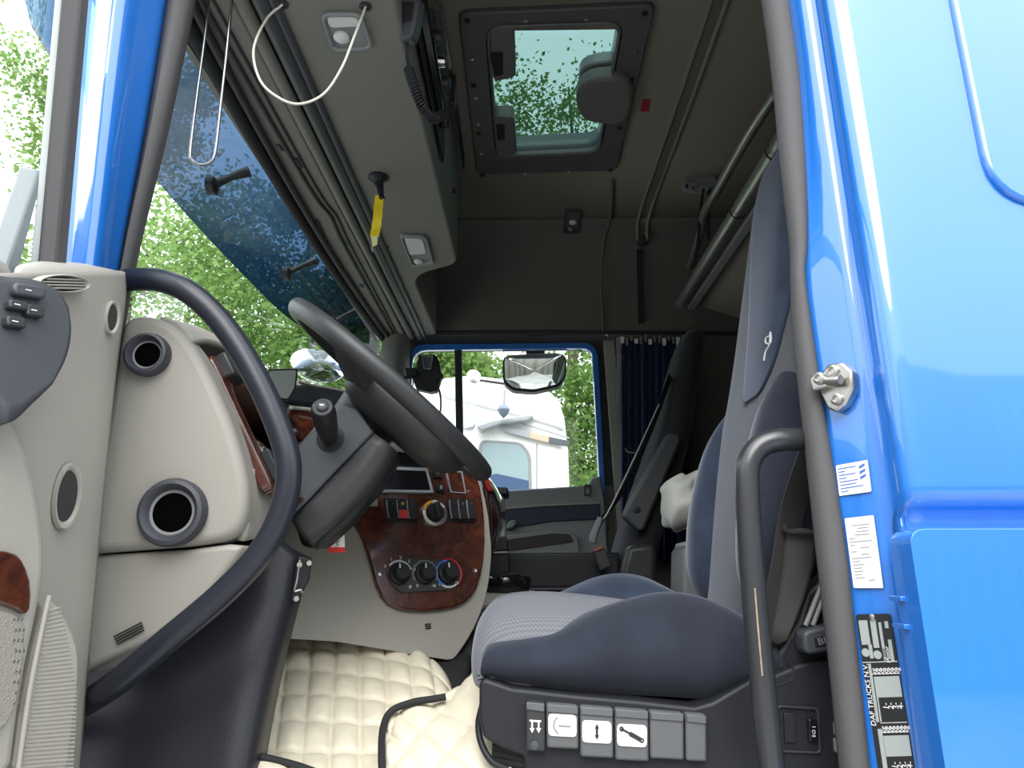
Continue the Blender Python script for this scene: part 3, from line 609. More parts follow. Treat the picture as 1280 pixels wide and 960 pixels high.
for dx in (-.022, .022):
    tube('ridge', [V((.535+dx, 1.06, 3.496)), V((.535+dx, 2.0, 3.496)), V((.53+dx, 2.80, 3.496)), U(803+dx*270, 300, Y=2.97)], .008, LINER, cr_, res=8)
box('track', (.52, 1.06, 3.494), (.55, 2.7, 3.502), LINER_SHADED, cr_)
lathe('end_stop', FZ(U(803, 302, Y=2.975), (0, -.5, -.85)), [(.028, -.004), (.028, .004), (.016, .009), (.001, .009)], DARK, cr_, seg=18)

# ------------------------------------------------------------------ upper bunk
bk = thing('upper_bunk', 'upper bunk board with grey tube rail behind the seats', 'bunk', (1.0, 2.2, 3.0))
e0 = U(975, 180, X=.72); e1 = U(851, 379, X=.72)
d = (e1-e0).normalized(); near = e0-d*.55
near = V((.72, 1.12, e0.z+(e0.y-1.12)*(-d.z/d.y)))
tube('front_rail', [near, e0, (e0+e1)/2, e1], .024, ALU, bk, res=16, n=2)
for px, py in ((968, 190), (922, 264)):
    c = U(px, py, X=.715); lathe('rail_ring', FZ(c, d), [(.0245, -.004), (.0265, -.003), (.0265, .003), (.0245, .004)], MATTE, bk, seg=20, cap=False)
lathe('rail_cap', FZ(e1, d), [(.026, -.006), (.026, .004), (.018, .014), (.001, .016)], GREYP, bk, seg=18)
board = [near+V((.02, 0, .006)), e1+V((.02, 0, .006)), V((1.44, e1.y, e1.z-.235)), V((1.44, near.y, near.z-.235))]
prism('board', board, (0, 0, .05), mat('olive_beige_board', (.26, .245, .20), rough=.7), bk, bevel=.006)
prism('edge_profile', [near+V((.0, 0, .022)), e1+V((.0, 0, .022)), e1+V((.045, 0, .012)), near+V((.045, 0, .012))], (0, 0, .03), ALU, bk, bevel=.004)
prism('edge_profile_inner', [near+V((.03, 0, -.028)), e1+V((.03, 0, -.028)), e1+V((.06, 0, -.035)), near+V((.06, 0, -.035))], (0, 0, .012), GREYP, bk, bevel=.003)
gb = tag(tube('safety_rail', [U(1000, 70, X=.72), U(962, 128, X=.735), U(928, 182, X=.71), U(898, 235, X=.70), U(888, 252, X=.70), U(880, 268, X=.71), U(876, 290, X=.735), U(862, 333, X=.77)], .017, ALU, n=6, res=14), 'bent grey guard tube above the bunk rail', 'rail')
sb = thing('strap_bracket', 'grey roof bracket with two black hanging straps by the bunk', 'bracket', U(870, 235, X=.74))
BP = Plane(U(870, 233, Y=2.55), (0, -1, -.15))
on(BP, 'bracket_base', [(855, 223), (893, 222), (896, 233), (884, 239), (872, 233), (856, 232)], .02, .08, GREYP, sb, bevel=.005, seg=3)
on(BP, 'bracket_plate', [(851, 229), (866, 231), (872, 233), (868, 245), (852, 241)], .035, .02, GREYP, sb, bevel=.003)
on(BP, 'slot', [(855, 234), (858, 234.5), (857, 240), (854, 239)], .037, .003, MATTE, sb, bevel=.0005)
lathe('rivet', FZ(BP.at(864, 239, .036), BP.n), [(.005, -.001), (.005, .002), (.001, .003)], MATTE, sb, seg=10)
ribbon('strap', [BP.at(878, 238, .02), U(875, 270, Y=2.58), U(873, 300, Y=2.66), U(869, 322, Y=2.75)], (1, 0, 0), .012, .002, MATTE, sb)
ribbon('strap', [BP.at(885, 236, .02), U(886, 270, Y=2.6), U(886, 300, Y=2.68)], (1, 0, 0), .010, .002, MATTE, sb)
# ------------------------------------------------------------------ curtain by the far pillar
ct = thing('curtain', 'navy blue side curtain gathered behind the passenger seat', 'curtain', U(815, 640, Y=3.12))
rows = []
for y in (424, 450, 520, 600, 700):
    rows.append([U(776+86*(k/40)+(0 if y < 600 else (y-600)*.02), y, Y=3.13-.022*math.sin(k*1.55+.3*math.sin(y*.02))-.01*math.sin(k*.6)) for k in range(41)])
patch('fabric', rows, CURT, ct, nu=2, nv=3, thick=.002)
for k in range(15):
    x = 778+k*5.8; y0 = 421+2.5*math.sin(k*2.3)
    f = FZ(U(x, y0+4, Y=3.10), (0, -1, 0), (1, 0, 0)); rbox('hook_tape', f, .010+.006*(k % 3 == 0), .030+.008*math.sin(k*1.7), .008, WHITEP if k % 3 == 0 else GREYP, ct, bevel=.001)
fr_ = [U(773, 422, Y=3.11), U(774, 450, Y=3.11), U(773, 490, Y=3.11), U(773, 528, Y=3.11)]
vs = []; fs = []
for i, p in enumerate(crv(fr_, 40)):
    for j in range(3):
        q = p+V((random.uniform(-.008, .008), random.uniform(-.006, .004), random.uniform(-.004, .004))); s = .004+.003*random.random(); b = len(vs)
        vs += [q+V((-s, 0, -s)), q+V((s, 0, -s)), q+V((0, -s, s)), q+V((0, s, s))]; fs += [[b, b+1, b+2], [b, b+2, b+3], [b+1, b+3, b+2], [b, b+3, b+1]]
mk('fringe', vs, fs, mat('grey_fringe', (.30, .29, .30), rough=.9), ct)
# ------------------------------------------------------------------ dashboard
db = thing('dashboard', 'beige dashboard end with wood instrument bezel and round air ducts', 'dashboard', (-.5, 1.3, 1.9))
EP = Plane((-.5, 1.075, 2.2), (0.04, -1, 0))
end = [(150, 410), (158, 396), (178, 392), (205, 398), (226, 412), (246, 438), (268, 482), (288, 530), (302, 575), (309, 612), (307, 645), (296, 668), (270, 680), (150, 689), (88, 694), (95, 670), (122, 580), (140, 480)]
prism('end_panel', chk(quadp(EP, end), 1), (0, .06, 0), BEIGE, db, bevel=.018, seg=5)
# side return of the end panel towards the driver
ret = [(226, 412), (246, 438), (268, 482), (288, 530), (302, 575), (309, 612), (307, 645)]
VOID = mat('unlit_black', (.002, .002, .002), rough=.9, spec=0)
def duct(name, cx, cy, r):
    c = EP.at(cx, cy, .004); R = (EP.at(cx+r, cy)-EP.at(cx-r, cy)).length/2; f = FZ(c, EP.n)
    t = lathe(name, f, [(R*.98, -.01), (R, .006), (R*.93, .014), (R*.82, .016), (R*.70, .010), (R*.64, .0), (R*.60, -.002)], mat(name+'_rubber', (.045, .047, .058), rough=.55, bump=.2, bscale=150), db, seg=36, cap=False)
    lathe('duct_liner', f, [(R*.655, .004), (R*.60, .0035), (R*.56, .003)], GREYP, t, seg=30, cap=False)
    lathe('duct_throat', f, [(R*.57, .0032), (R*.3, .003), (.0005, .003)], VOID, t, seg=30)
    return t
duct('air_duct', 187, 445, 28); duct('air_duct', 218, 641, 43)
# lower cover
lo = [(110, 694), (230, 687), (285, 680), (304, 682), (298, 692), (262, 742), (210, 790), (150, 818), (98, 846)]
prism('lower_cover', quadp(Plane((-.5, 1.085, 2), (0, -1, 0)), lo), (0, .10, 0), BEIGE2, db, bevel=.010, seg=4)
lp2 = Plane((-.5, 1.083, 2), (0, -1, 0))
for k in range(4): tube('slot', [lp2.at(143+k*1.5, 799+k*3-3, .002), lp2.at(178+k*1, 780+k*3-2, .002)], .0012, MATTE, db, n=1, res=6, smooth=False)
# lower return panel facing the driver
rows = [[U(303, 585, Y=1.10), U(328, 590, Y=1.16), U(348, 600, Y=1.25)], [U(308, 640, Y=1.10), U(326, 640, Y=1.16), U(340, 645, Y=1.25)], [U(300, 676, Y=1.10), U(318, 672, Y=1.16), U(332, 668, Y=1.25)]]
patch('knee_panel', rows, BEIGE2, db, nu=4, nv=4, thick=.01)
# instrument binnacle: bezel plane runs across the cab, recess behind
nt_, nb_ = U(262, 440, Y=1.125), U(342, 612, Y=1.125)
bez_t = nt_; bez_b = nb_; bl = (bez_b-bez_t).length; bd = (bez_b-bez_t).normalized()
bn = V((-bd.z, 0, bd.x)); bn = bn if bn.x > 0 else -bn
BF = Frame(bez_t, V((0, 1, 0)), bd, bn)
BW = .46
oo = [BF.p(a, b) for a, b in ((0, 0), (BW, 0), (BW, bl), (0, bl))]
ii = [BF.p(a, b) for a, b in ((.028, .035), (BW-.03, .035), (BW-.03, bl-.045), (.028, bl-.045))]
oo = rpoly(oo, .02, 6); ii = rpoly(ii, .06, 6)
ringprism('instrument_bezel', oo, ii, bn*-.02, WOOD, db, bevel=.004)
bk_ = [p-bn*.085 for p in ii]; n = len(ii)
mk('instrument_recess', ii+bk_, [[i, (i+1) % n, n+(i+1) % n, n+i] for i in range(n)], CAVITY, db, sharp=60, solid=.004)
mk('instrument_plate', [p+bn*.002 for p in bk_], [list(range(n))], BLACK, db)
for a in (.13, .30):
    f = Frame(BF.p(a, bl*.52, -.083), BF.x, BF.y, bn)
    g = lathe('gauge', f, [(.066, 0), (.066, .018), (.060, .020), (.058, .006), (.001, .005)], CHROME, db, seg=30)
    lathe('dial', f, [(.057, .0065), (.001, .0068)], BLACK, g, seg=30)
f = Frame(BF.p(.018, .012, .012), BF.x, BF.y, bn)
rbox('rocker_switch', Frame(BF.p(.055, .02, .006), BF.x, BF.y, bn), .06, .045, .022, DARK, db, bevel=.004)
# small gauge and switch bank low on the bezel
f = Frame(BF.p(.09, bl*.70, -.02), BF.x, BF.y, bn)
lathe('small_gauge', f, [(.042, -.02), (.042, .006), (.036, .008), (.035, .002), (.001, .002)], CHROME, db, seg=28)
lathe('small_dial', f, [(.034, .003), (.001, .0032)], mat('pale_dial', (.5, .52, .5), rough=.3), db, seg=28)
for k in range(3):
    rbox('switch', Frame(BF.p(.03+.022*k, bl-.045+.0*k, .007), BF.x, BF.y, bn), .02, .055, .016, BLACK, db, bevel=.003)
# beige hood over the instruments and the dash top running across
rows = [[U(200, 400, Y=1.085), U(214, 405, Y=1.085), U(226, 414, Y=1.085), U(238, 430, Y=1.085)],
        [U(228, 413, Y=1.15), U(246, 413, Y=1.15), U(260, 419, Y=1.15), U(268, 430, Y=1.15)],
        [V((-.60, 1.25, 2.375)), V((-.55, 1.25, 2.380)), V((-.51, 1.25, 2.376)), V((-.492, 1.25, 2.362))],
        [V((-.60, 1.31, 2.36)), V((-.56, 1.31, 2.365)), V((-.52, 1.31, 2.355)), V((-.50, 1.31, 2.33))]]
patch('instrument_hood', rows, BEIGE, db, nu=4, nv=5, thick=.012)
box('dash_core', (-.80, 1.12, 1.95), (-.60, 3.12, 2.33), MATTE, db, bevel=.02)
rows = [[U(352, 502, Y=1.62), U(400, 512, Y=1.72), U(450, 528, Y=1.80), U(505, 548, Y=1.9)], [U(352, 486, Y=1.66), U(395, 484, Y=1.78), U(450, 495, Y=1.86), U(505, 505, Y=1.95)], [V((-.63, 1.68, 2.43)), V((-.60, 1.85, 2.44)), V((-.53, 1.95, 2.45)), V((-.44, 2.05, 2.45))]]
patch('dash_top', rows, BLACK, db, nu=5, nv=5, thick=.012)
tube('dash_edge', [U(372, 477, Y=1.70), U(400, 484, Y=1.775), U(440, 490, Y=1.84), U(480, 494, Y=1.9)], .004, BEIGE2, db, res=8)
rows = [[U(362, 512, Y=1.55), U(400, 520, Y=1.60), U(440, 540, Y=1.64)], [U(362, 545, Y=1.53), U(400, 560, Y=1.58), U(440, 580, Y=1.62)]]
patch('wood_fascia', rows, WOOD, db, nu=4, nv=3, thick=.01)
tube('fascia_line', [U(364, 510, Y=1.545), U(392, 513, Y=1.585), U(420, 522, Y=1.61)], .005, BEIGE2, db, res=8)
# small tablet on the dash
tb = thing('tablet', 'small grey tablet screen standing on the dashboard behind the curved grab rail', 'tablet', U(352, 500, Y=1.6))
TP = Plane(U(352, 482, Y=1.50), (.75, -.62, .05))
prism('case', rpoly(quadp(TP, [(332, 462), (371, 461), (368, 488), (358, 505), (334, 500)], .008), .008), TP.n*-.018, BLACK, tb, bevel=.003)
prism('screen', rpoly(quadp(TP, [(334, 465), (367, 464), (364.5, 486), (356, 500), (336, 496)], .0105), .006), TP.n*-.003, mat('tablet_screen', (.15, .17, .165), rough=.2), tb)
rbox('foot', FZ(TP.at(352, 507, -.01), (0, 0, 1)), .03, .05, .02, BLACK, tb)
# ------------------------------------------------------------------ steering column
sc = thing('steering_column', 'dark steering column shroud rising from the footwell', 'steering column', U(390, 690, Y=1.4))
upx = [(352, 598), (372, 556), (400, 525), (430, 503), (446, 511), (467, 541), (430, 578), (385, 626), (362, 648)]
lox = [(467, 543), (486, 552), (502, 572), (478, 606), (442, 655), (402, 691), (372, 690), (362, 650), (386, 628), (432, 580)]
CP1 = Plane((-.3, 1.29, 2.2), (0, -1, 0)); CP2 = Plane((-.3, 1.288, 2.2), (0, -1, 0))
on(CP1, 'upper_shroud', upx, 0, .22, DARK2, sc, bevel=.006, seg=3)
rows = [[U(468, 542, Y=1.29), U(480, 550, Y=1.284), U(494, 562, Y=1.30), U(503, 573, Y=1.36)], [U(431, 580, Y=1.29), U(447, 596, Y=1.282), U(463, 610, Y=1.30), U(474, 620, Y=1.36)],
        [U(389, 625, Y=1.29), U(408, 642, Y=1.282), U(424, 651, Y=1.30), U(433, 656, Y=1.36)], [U(364, 649, Y=1.29), U(375, 668, Y=1.285), U(388, 681, Y=1.30), U(397, 688, Y=1.36)]]
patch('lower_shroud', rows, DARK, sc, nu=5, nv=5, thick=.012, off=-1)
on(Plane((-.3, 1.31, 2.2), (0, -1, 0)), 'column_core', [(466, 546), (484, 556), (496, 570), (474, 604), (440, 650), (402, 685), (376, 684), (366, 652), (390, 628), (432, 584)], 0, .06, BLACK, sc, bevel=.01)
s0 = CP1.at(411, 553, -.01); s1 = U(404, 512, Y=1.20)
fs_ = FZ(s0, s1-s0); L_ = (s1-s0).length
lathe('stalk_seat', FZ(CP1.at(413, 548, .0), (0, -1, 0)), [(.027, -.005), (.026, .001), (.02, .002)], BLACK, sc, seg=20)
stk = lathe('stalk', fs_, [(.010, 0), (.016, L_*.25), (.019, L_*.45), (.0195, L_*.47), (.021, L_*.8), (.021, L_*.94), (.018, L_), (.001, L_)], BLACK, sc, seg=24)
fb = FZ(s1, V((.1, -1, .35))); lathe('stalk_end', fb, [(.019, -.02), (.020, .004), (.017, .009), (.011, .010)], BLACK, stk, seg=24)
lathe('stalk_button', fb, [(.011, .004), (.0105, .013), (.008, .015), (.001, .015)], DARK, stk, seg=20)
rbox('button_mark', Frame(fb.p(0, 0, .0153), V((1, 0, 0)), fb.z.cross(V((1, 0, 0))), fb.z), .006, .002, .0006, PRINT, stk, bevel=.0001)
rbox('button_mark', Frame(fb.p(.001, .003, .0153), V((1, 0, 0)), fb.z.cross(V((1, 0, 0))), fb.z), .003, .0015, .0006, PRINT, stk, bevel=.0001)
# hanging price tag below the column
tg = thing('hanging_tag', 'white and red paper tag hanging below the steering column', 'tag', U(420, 690, Y=1.45))
TGP = Plane(U(420, 675, Y=1.375), (.1, -1, 0))
on(TGP, 'paper', [(411, 664), (430, 656), (431, 685), (410, 685)], 0, .002, PAPER, tg, bevel=0)
on(TGP, 'red_band', [(410, 684), (431, 684), (432, 690), (410, 691)], .0003, .0026, RED, tg, bevel=0)
tube('handwriting', [TGP.at(x, y, .0008) for x, y in ((419, 683), (423, 681), (420, 679), (424, 677), (420, 675), (424, 673), (421, 670), (424, 668))], .0006, INKK, tg, res=6)
# ------------------------------------------------------------------ steering wheel
t0 = U(378, 396, Y=1.40); t1 = U(606, 592, Y=1.40)
wc = (t0+t1)/2; wd_ = (t1-t0).normalized(); WR = (t1-t0).length/2-.008
wn = V((-wd_.z, 0, wd_.x)); wn = wn if wn.z > 0 else -wn
sw_ = thing('steering_wheel', 'large dark steering wheel with thick padded rim', 'steering wheel', wc)
tube('rim', [wc+wd_*(WR*math.cos(a))+V((0, 1, 0))*(WR*math.sin(a)) for a in [2*math.pi*i/40 for i in range(40)]], .0175, DARK, sw_, n=2, res=16, closed=True, flat=1.15)
WFm = Frame(wc, V((0, 1, 0)), wd_, wn)
hub = [(-.13, -.06), (0, -.09), (.13, -.06), (.15, .02), (.14, .14), (.08, .21), (-.08, .21), (-.14, .14), (-.15, .02)]
hb = chk([WFm.p(a, b, 0) for a, b in hub], 2); hcn = WFm.p(0, .04, 0)
rg = [[hcn+(q-hcn)*s+wn*h for q in hb] for s, h in ((.55, .012), (.9, .010), (1.0, -.005), (.98, -.030), (.85, -.055), (.6, -.070))]
loft('hub', rg, DARK, sw_, sharp=70)
loft('hub_neck', [sring(WFm.p(0, .0, h), WFm.x, WFm.y, r, r, 2, 20) for h, r in ((-.06, .07), (-.09, .065), (-.13, .06))], BLACK, sw_)
for s in (-1, 1):
    for b0, b1, w0, w1 in ((-.01, -.05, .035, .022),):
        a1 = math.sqrt(WR**2-b1**2)
        loft('spoke', [[WFm.p(s*a, b-w, h0), WFm.p(s*a, b+w, h0), WFm.p(s*a, b+w, h0-t), WFm.p(s*a, b-w, h0-t)] for a, b, w, h0, t in ((.08, b0, w0, -.006, .04), ((.08+a1)/2, (b0+b1)/2, (w0+w1)/2, -.004, .03), (a1, b1, w1, .006, .016))], DARK, sw_, n=4)
# ------------------------------------------------------------------ grab handles
tag(tube('grab_rail', [U(140, 352, Y=1.07), U(162, 350, Y=1.05), U(200, 351, Y=1.03), U(240, 368, Y=1.02), U(282, 410, Y=1.02), U(322, 475, Y=1.02), U(352, 545, Y=1.02), U(361, 590, Y=1.02), U(352, 640, Y=1.02), U(325, 692, Y=1.02), U(275, 745, Y=1.02), U(210, 800, Y=1.02), U(150, 850, Y=1.04), U(115, 874, Y=1.08), U(85, 889, Y=1.12), U(60, 898, Y=1.14)], .0185, HANDLE, n=6, res=18), 'long curved black grab rail around the dashboard end', 'rail')
hb2 = thing('grab_bar', 'black tubular grab bar with worn edge before the driver backrest', 'handle', U(960, 960, Y=1.03))
tube('bar', [U(1030, 548, Y=1.05), U(1005, 549, Y=1.04), U(975, 550, Y=1.03), U(952, 557, Y=1.03), U(938, 574, Y=1.03), U(934, 600, Y=1.03), U(938, 680, Y=1.03), U(946, 780, Y=1.03), U(956, 880, Y=1.03), U(968, 990, Y=1.03)], .0170, mat('worn_black_bar', (.026, .027, .031), rough=.3, coat=.2), hb2, n=6, res=18)
ribbon('worn_streak', [U(943.5, 735, Y=1.0128), U(948, 790, Y=1.0128), U(953, 845, Y=1.0128)], (1, 0, 0), .0022, .0006, mat('bare_metal', (.26, .20, .14), rough=.5, var=.3, vscale=60), hb2)
# ------------------------------------------------------------------ footwell panel
fp = thing('footwell_panel', 'large black plastic footwell panel below the dashboard', 'panel', U(200, 960, Y=1.2))
rows = [[U(60, 700, Y=1.24), U(150, 690, Y=1.24), U(260, 676, Y=1.24), U(330, 668, Y=1.25), U(372, 690, Y=1.27), U(388, 697, Y=1.32)],
        [U(60, 760, Y=1.23), U(150, 755, Y=1.23), U(260, 752, Y=1.23), U(330, 750, Y=1.23), U(360, 752, Y=1.25), U(372, 756, Y=1.30)],
        [U(60, 850, Y=1.20), U(150, 850, Y=1.20), U(250, 850, Y=1.20), U(310, 850, Y=1.20), U(336, 852, Y=1.22), U(348, 856, Y=1.27)],
        [U(40, 990, Y=1.16), U(130, 990, Y=1.16), U(230, 990, Y=1.16), U(288, 990, Y=1.16), U(310, 992, Y=1.18), U(322, 994, Y=1.24)]]
patch('panel', rows, mat('blue_black_plastic', (.016, .017, .022), rough=.40, bump=.15, bscale=350, spec=.3), fp, nu=5, nv=5, thick=.006)
on(Plane(U(375, 720, Y=1.26), (.5, -.85, 0)), 'hinge_bracket', [(372, 695), (390, 698), (386, 725), (372, 752), (362, 752)], .006, .01, BLACK, fp, bevel=.003)
hp_ = Plane(U(375, 720, Y=1.255), (.5, -.85, 0))
tube('latch_wire', [hp_.at(373, 700, .012), hp_.at(369, 725, .014), hp_.at(366, 738, .014), hp_.at(373, 737, .014), hp_.at(376, 741, .013)], .0018, STEEL, fp, res=6)
for px, py in ((372, 706), (384, 704), (368, 748)): lathe('bolt', FZ(hp_.at(px, py, .010), hp_.n), [(.005, 0), (.0045, .004), (.001, .004)], STEEL, fp, seg=10)
on(Plane(U(205, 800, Y=1.215), (0, -1, 0)), 'ledge', [(204, 778), (232, 776), (234, 795), (206, 796)], .012, .02, BLACK, fp, bevel=.006, seg=3)
# ------------------------------------------------------------------ centre console
cn = thing('centre_console', 'beige centre console with burl wood control panel', 'console', U(520, 830, Y=1.65))
WPn = Plane.three(U(445, 650, Y=1.62), U(605, 650, Y=1.78), U(520, 760, Y=1.64))
BPn = Plane(WPn.p-WPn.n*.012, WPn.n)
body = [(352, 600), (420, 590), (520, 540), (580, 566), (598, 588), (610, 640), (615, 690), (611, 730), (602, 765), (585, 800), (566, 826), (545, 823), (480, 812), (420, 802), (352, 798)]
prism('console_body', rpoly(quadp(BPn, body), [.002, .002, .02, .02, .02, .03, .03, .03, .03, .03, .015, .02, .02, .02, .002], 3), V((-.10, .22, 0)), BEIGE, cn, bevel=.016, seg=5)
wpx = [(430, 640), (455, 610), (490, 572), (520, 558), (560, 572), (588, 582), (598, 600), (605, 640), (606, 690), (599, 730), (585, 752), (560, 762), (520, 765), (490, 760), (473, 742), (462, 700), (450, 665)]
wp = on(WPn, 'wood_panel', wpx, .004, .016, WOOD, cn, bevel=.005, smooth=1, seg=3)
def W(name, q, off, th, m, par=None, bevel=.001, r=0, **k):
    pts = quadp(WPn, q, off)
    if r: pts = rpoly(pts, r)
    return prism(name, pts, WPn.n*-th, m, par or cn, bevel=bevel, **k)
disp = W('display', [(474, 588), (530, 590), (537, 616), (468, 615)], .012, .012, GLOSS, bevel=.002)
ringprism('display_rim', quadp(WPn, [(470, 585), (532, 587), (540, 618), (462, 617)], .013), quadp(WPn, [(474, 589), (530, 591), (536, 615), (468, 614)], .013), WPn.n*-.01, SILVER, disp, bevel=.001)
W('upper_slot', [(495, 566), (524, 570), (527, 585), (490, 584)], .010, .008, GLOSS, bevel=.002)
for q in ([(539, 588), (549, 589), (551, 600), (541, 599)], [(543, 607), (552, 607), (554, 617), (545, 616)]):
    b_ = W('push_button', q, .014, .014, BLACK, r=.003, bevel=.002)
    cx = sum(p[0] for p in q)/4; cy = sum(p[1] for p in q)/4
    if cy > 605: text('button_mark', '0', WPn.frame(cx, cy, cx+4, cy, .0145), .013, PRINT, b_)
    else: text('button_mark', 'o', WPn.frame(cx, cy, cx+4, cy, .0145), .010, INKG, b_)
ringprism('blank_cover_rim', quadp(WPn, [(555, 590), (576, 591), (581, 618), (562, 617)], .009), quadp(WPn, [(556, 591), (575, 592), (580, 617), (563, 616)], .009), WPn.n*-.006, SILVER, cn)
W('blank_cover', [(556.5, 592), (575, 593), (579.5, 616.5), (563, 615.5)], .008, .006, WOOD, bevel=.002)
W('small_socket', [(459, 624), (470, 624), (471, 634), (461, 634)], .012, .01, GREYP, r=.002)
def bank(q0, q1, top, bot, marks, red=None):
    W('switch_frame', [(q0-2, top-3), (q1+1, top-1), (q1+4, bot+2), (q0+2, bot+1)], .010, .010, MATTE, r=.004, bevel=.002)
    n = 3; w = (q1-q0)/n
    for k in range(n):
        x = q0+w*k
        s = W('rocker_switch', [(x+.5, top), (x+w-.7, top+.6), (x+w+2.2, bot), (x+3.4, bot-.5)], .018, .012, BLACK, r=.003, bevel=.003, seg=3)
        tube('edge_line', [WPn.at(x+.3, top+1, .017), WPn.at(x+1, (top+bot)/2, .018), WPn.at(x+3.2, bot-1, .017)], .0011, SILVER, s, n=2, res=6)
        if red is not None and k == red:
            W('red_lens', [(x+2.5, (top+bot)/2+1), (x+w, (top+bot)/2+1), (x+w+1.8, bot-1), (x+4, bot-1)], .0205, .004, RED, s, r=.002)
            text('symbol', 'o', WPn.frame(x+w/2+1, top+5, x+w/2+4, top+5, .0185), .014, YELLOW, s)
        else:
            text('symbol', marks[k], WPn.frame(x+w/2+1, top+5.5, x+w/2+4, top+5.6, .0185), .009, RED if marks[k] == '=' else INKG, s)
bank(480, 518, 627, 652, ['-', 'o', '='], red=1)
bank(558, 590, 627, 652, ['-', 'x', '='])
# rotary light switch
f = FZ(WPn.at(541, 643.5, .004), WPn.n, V((0, 0, 1)))
R = (WPn.at(557, 643, .004)-WPn.at(525, 643, .004)).length/2
rk = lathe('rotary_light_switch', f, [(R, 0), (R, .006), (R*.95, .010), (R*.72, .011), (R*.70, .004), (.001, .004)], STEEL, cn, seg=36)
lathe('knob', f, [(R*.66, .003), (R*.64, .018), (R*.58, .021), (.001, .021)], BLACK, rk, seg=28)
rbox('grip', Frame(f.p(0, 0, .027), f.x, f.y, f.z), R*1.25, R*.36, .016, BLACK, rk, bevel=.003)
for a0, a1, m, nm in ((15, 75, ORANGE, 'orange_scale'), (-60, 10, PRINT, 'white_scale')):
    tube(nm, [f.p(math.cos(math.radians(a0+(a1-a0)*i/8))*R*.84, math.sin(math.radians(a0+(a1-a0)*i/8))*R*.84, .0102) for i in range(9)], R*.11, m, rk, res=6, n=1)
# heater controls
hpz = W('heater_plate', [(487, 702), (498, 700), (560, 700), (572, 708), (574, 722), (566, 738), (500, 742), (490, 734), (481, 718)], .008, .008, DARK, r=.012, bevel=.002)
for k, (cx, cy) in enumerate(((497.5, 719), (529.5, 718.5), (558, 718))):
    f = FZ(WPn.at(cx, cy, .009), WPn.n, V((0, 0, 1)))
    R = .026
    kn = lathe('heater_knob', f, [(R*.92, 0), (R*.90, .006), (R*.70, .009), (R*.68, .024), (R*.6, .027), (.001, .027)], BLACK, cn, seg=26)
    rbox('pointer', Frame(f.p(R*.45, R*.3, .0275), f.x, f.y, f.z), .010, .003, .002, PRINT, kn, bevel=.0003)
    def arc(nm, a0, a1, m, rr, kn=kn, f=f): tube(nm, [f.p(math.cos(math.radians(a0+(a1-a0)*i/10))*rr, math.sin(math.radians(a0+(a1-a0)*i/10))*rr, .0005) for i in range(11)], .0022, m, kn, res=6, n=1)
    if k == 0:
        arc('fan_scale', 50, -70, PRINT, R*1.12)
        for j, s in enumerate('01234'): 
            a = math.radians(62-34*j); text('number', s, Frame(f.p(math.cos(a)*R*1.42, math.sin(a)*R*1.42, .001), -f.y, f.x, f.z), .011, PRINT, kn)
    elif k == 1: arc('air_scale', 120, -120, GREYP, R*1.14)
    else:
        arc('cold_scale', 160, 0, BLUEP, R*1.12); arc('warm_scale', 15, -130, RED, R*1.28); arc('dial_scale', 215, 150, PRINT, R*1.2)
        text('number', '16', WPn.frame(549, 731.5, 552, 731.5, .0085), .010, PRINT, kn); text('number', '28', WPn.frame(569, 730, 572, 730, .0085), .010, PRINT, kn); text('number', '22', WPn.frame(555, 704, 558, 704, .0085), .009, RED, kn)
for px, py, s in ((511, 734.5, '#'), (520, 733.5, '0'), (541, 733, 'w'), (517, 708, '~'), (538, 706, '%')): text('symbol', s, WPn.frame(px, py, px+3, py, .0085), .011, PRINT, hpz)
for px, py in ((472.5, 719.5), (592, 714)): lathe('screw', FZ(WPn.at(px, py, .004), WPn.n), [(.006, 0), (.005, .003), (.001, .002)], STEEL, cn, seg=12)
text('symbol', 'o-', WPn.frame(585, 614, 588, 614, .0045), .010, INKG, cn)
for k in range(3): tube('vent_slot', [BPn.at(531+k*.3, 781+k*2.6, .001), BPn.at(538+k*.3, 780+k*2.6, .001)], .0016, MATTE, cn, n=1, res=6, smooth=False)
# far return of the console with red lamp and glossy wood
rows = [[U(600, 590, Y=1.82), U(612, 600, Y=1.92), U(618, 608, Y=2.05)], [U(607, 615, Y=1.82), U(620, 619, Y=1.92), U(626, 622, Y=2.05)], [U(610, 650, Y=1.84), U(624, 650, Y=1.92), U(630, 650, Y=2.05)], [U(610, 695, Y=1.86), U(616, 690, Y=1.92), U(618, 680, Y=2.05)]]
patch('side_wood', rows, mat('gloss_dark_wood', (.03, .010, .008), rough=.1, coat=1), cn, nu=4, nv=4, thick=.008)
prism('side_lamp', [U(602, 590, Y=1.80), U(609, 595, Y=1.84), U(617, 613, Y=1.86), U(610, 614, Y=1.80)], (0, .03, 0), RED, cn, bevel=.003)
